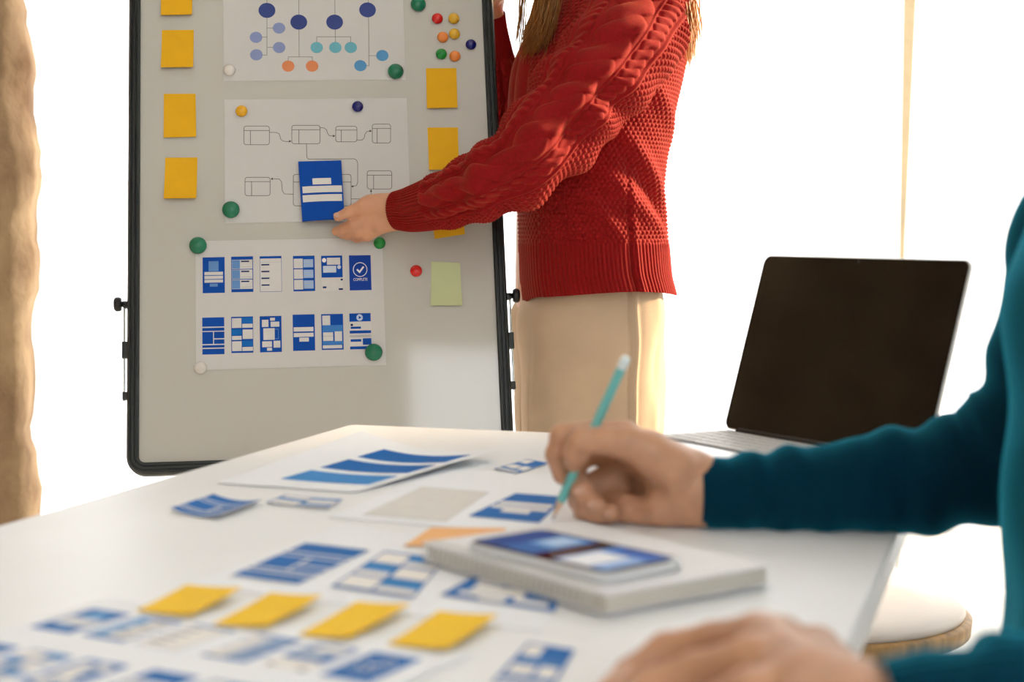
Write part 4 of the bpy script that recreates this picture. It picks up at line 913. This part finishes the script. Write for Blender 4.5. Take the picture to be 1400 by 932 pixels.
for z, xf, xb, b in [(.47, .38, .68, .175), (.56, .372, .67, .18), (.66, .372, .655, .178), (.76, .373, .645, .176), (.86, .374, .64, .180), (.95, .379, .64, .188), (1.02, .397, .645, .195), (1.09, .425, .645, .185), (1.14, .47, .63, .13), (1.17, .495, .61, .08), (1.20, .50, .60, .062)]:
    tw.append(((xf+xb)/2, 1.17, z, b, (xb-xf)/2))
V4, F4, _ = sweep(tw, 120, 200, lambda S, PH, V: .004*np.sin(S*40+2*np.sin(PH*2))+.003*np.sin(PH*6+S*14), expo=2.3, capend=False, tan=(0, 0, 1))
swt = link('sweater', quads_to_mesh('sweater', V4, F4), m_tealk, writer); swt['label'] = 'dark teal jersey sweater'
link('sleeve', quads_to_mesh('sleeve', *merge([(V, Fq), (Vi, Fi[:, ::-1])])), m_tealk, swt); link('sleeve', quads_to_mesh('sleeve', V3, F3), m_tealk, swt)
m_dtr = mat('dark_denim', '22262f', .85, .2, noise=.1, nscale=60)
lg = []
for y0, y1_ in ((1.27, 1.30), (1.07, 1.02)): lg.append(([((.57, y0, .535), .092), ((.16, y1_, .545), .068), ((.19, y1_, .12), .048)], .02))
lg.append(([((.57, 1.25, .545), .10), ((.57, 1.09, .545), .10)], .03))
Vt, Ft = grow(lg, .010, extra=lambda g, D: smax(D, .452-g[..., 2], .01)*(g[..., 0] > .30) + D*(g[..., 0] <= .30))
link('trousers', npmesh('trousers', Vt, Ft), m_dtr, writer)
for y1_ in (1.30, 1.02):
    v_, f_ = grow([([((.23, y1_, .04), .038), ((.10, y1_, .038), .036), ((.02, y1_, .03), .03)], .01), ([((.19, y1_, .05), .042), ((.19, y1_, .13), .046)], .02)], .006, extra=lambda g, D: smax(D, -g[..., 2], .004))
    link('shoe', npmesh('shoe', v_, f_), m_black, writer)
m_dhair = mat('dark_hair', '2a1a12', .5, .4, noise=.3, nscale=60, stretch=(6, 6, .6))
cap, capf = nets(lambda g: smax(ell(g, sq(-.022, 0, .032), (.099, .098, .102)), -(ell(g, sq(.075, 0, -.025), (.075, .07, .085))), .01), np.array(sq(0, 0, 0))-.16, np.array(sq(0, 0, 0))+.16, .006)
spc = []
for k in range(26):
    a_ = math.radians(70+220*k/25); r_ = lambda q, z: sq(-.022+q*.102*math.cos(a_), q*.100*math.sin(a_), z)
    spc.append(([r_(.25, .128), r_(.72, .105), r_(.97, .06), r_(1.03, .0), r_(1.0, -.05), r_(.95, -.085)], 26, (.004, .004, .002), (.008, .008, .010), .0016, .004))
link('hair', npmesh('hair', *merge([strands(spc, 'hair'), (cap, capf)])), m_dhair, writer)
# the chair under the writer
ch = empty('chair', loc=(.56, 1.17, 0)); tag(ch, 'white chair on which the writer in teal sits', 'chair')
MB().rbox((-.20, -.21, .425), (.22, .21, .45), .04, bev=.006).build('seat', m_seat, ch)
for x, y in ((-.17, -.18), (.19, -.18), (-.17, .18), (.19, .18)): MB().tube([(x, y, .43), (x*1.12, y*1.1, 0)], [.016, .012], 10).build('leg', m_wood, ch)
MB().rbox((.205, -.19, .66), (.225, .19, .90), .008, bev=.003).build('backrest', m_seat, ch)
for y in (-.15, .15): MB().tube([(.21, y, .43), (.217, y, .70)], .010, 8).build('back_post', m_wood, ch)
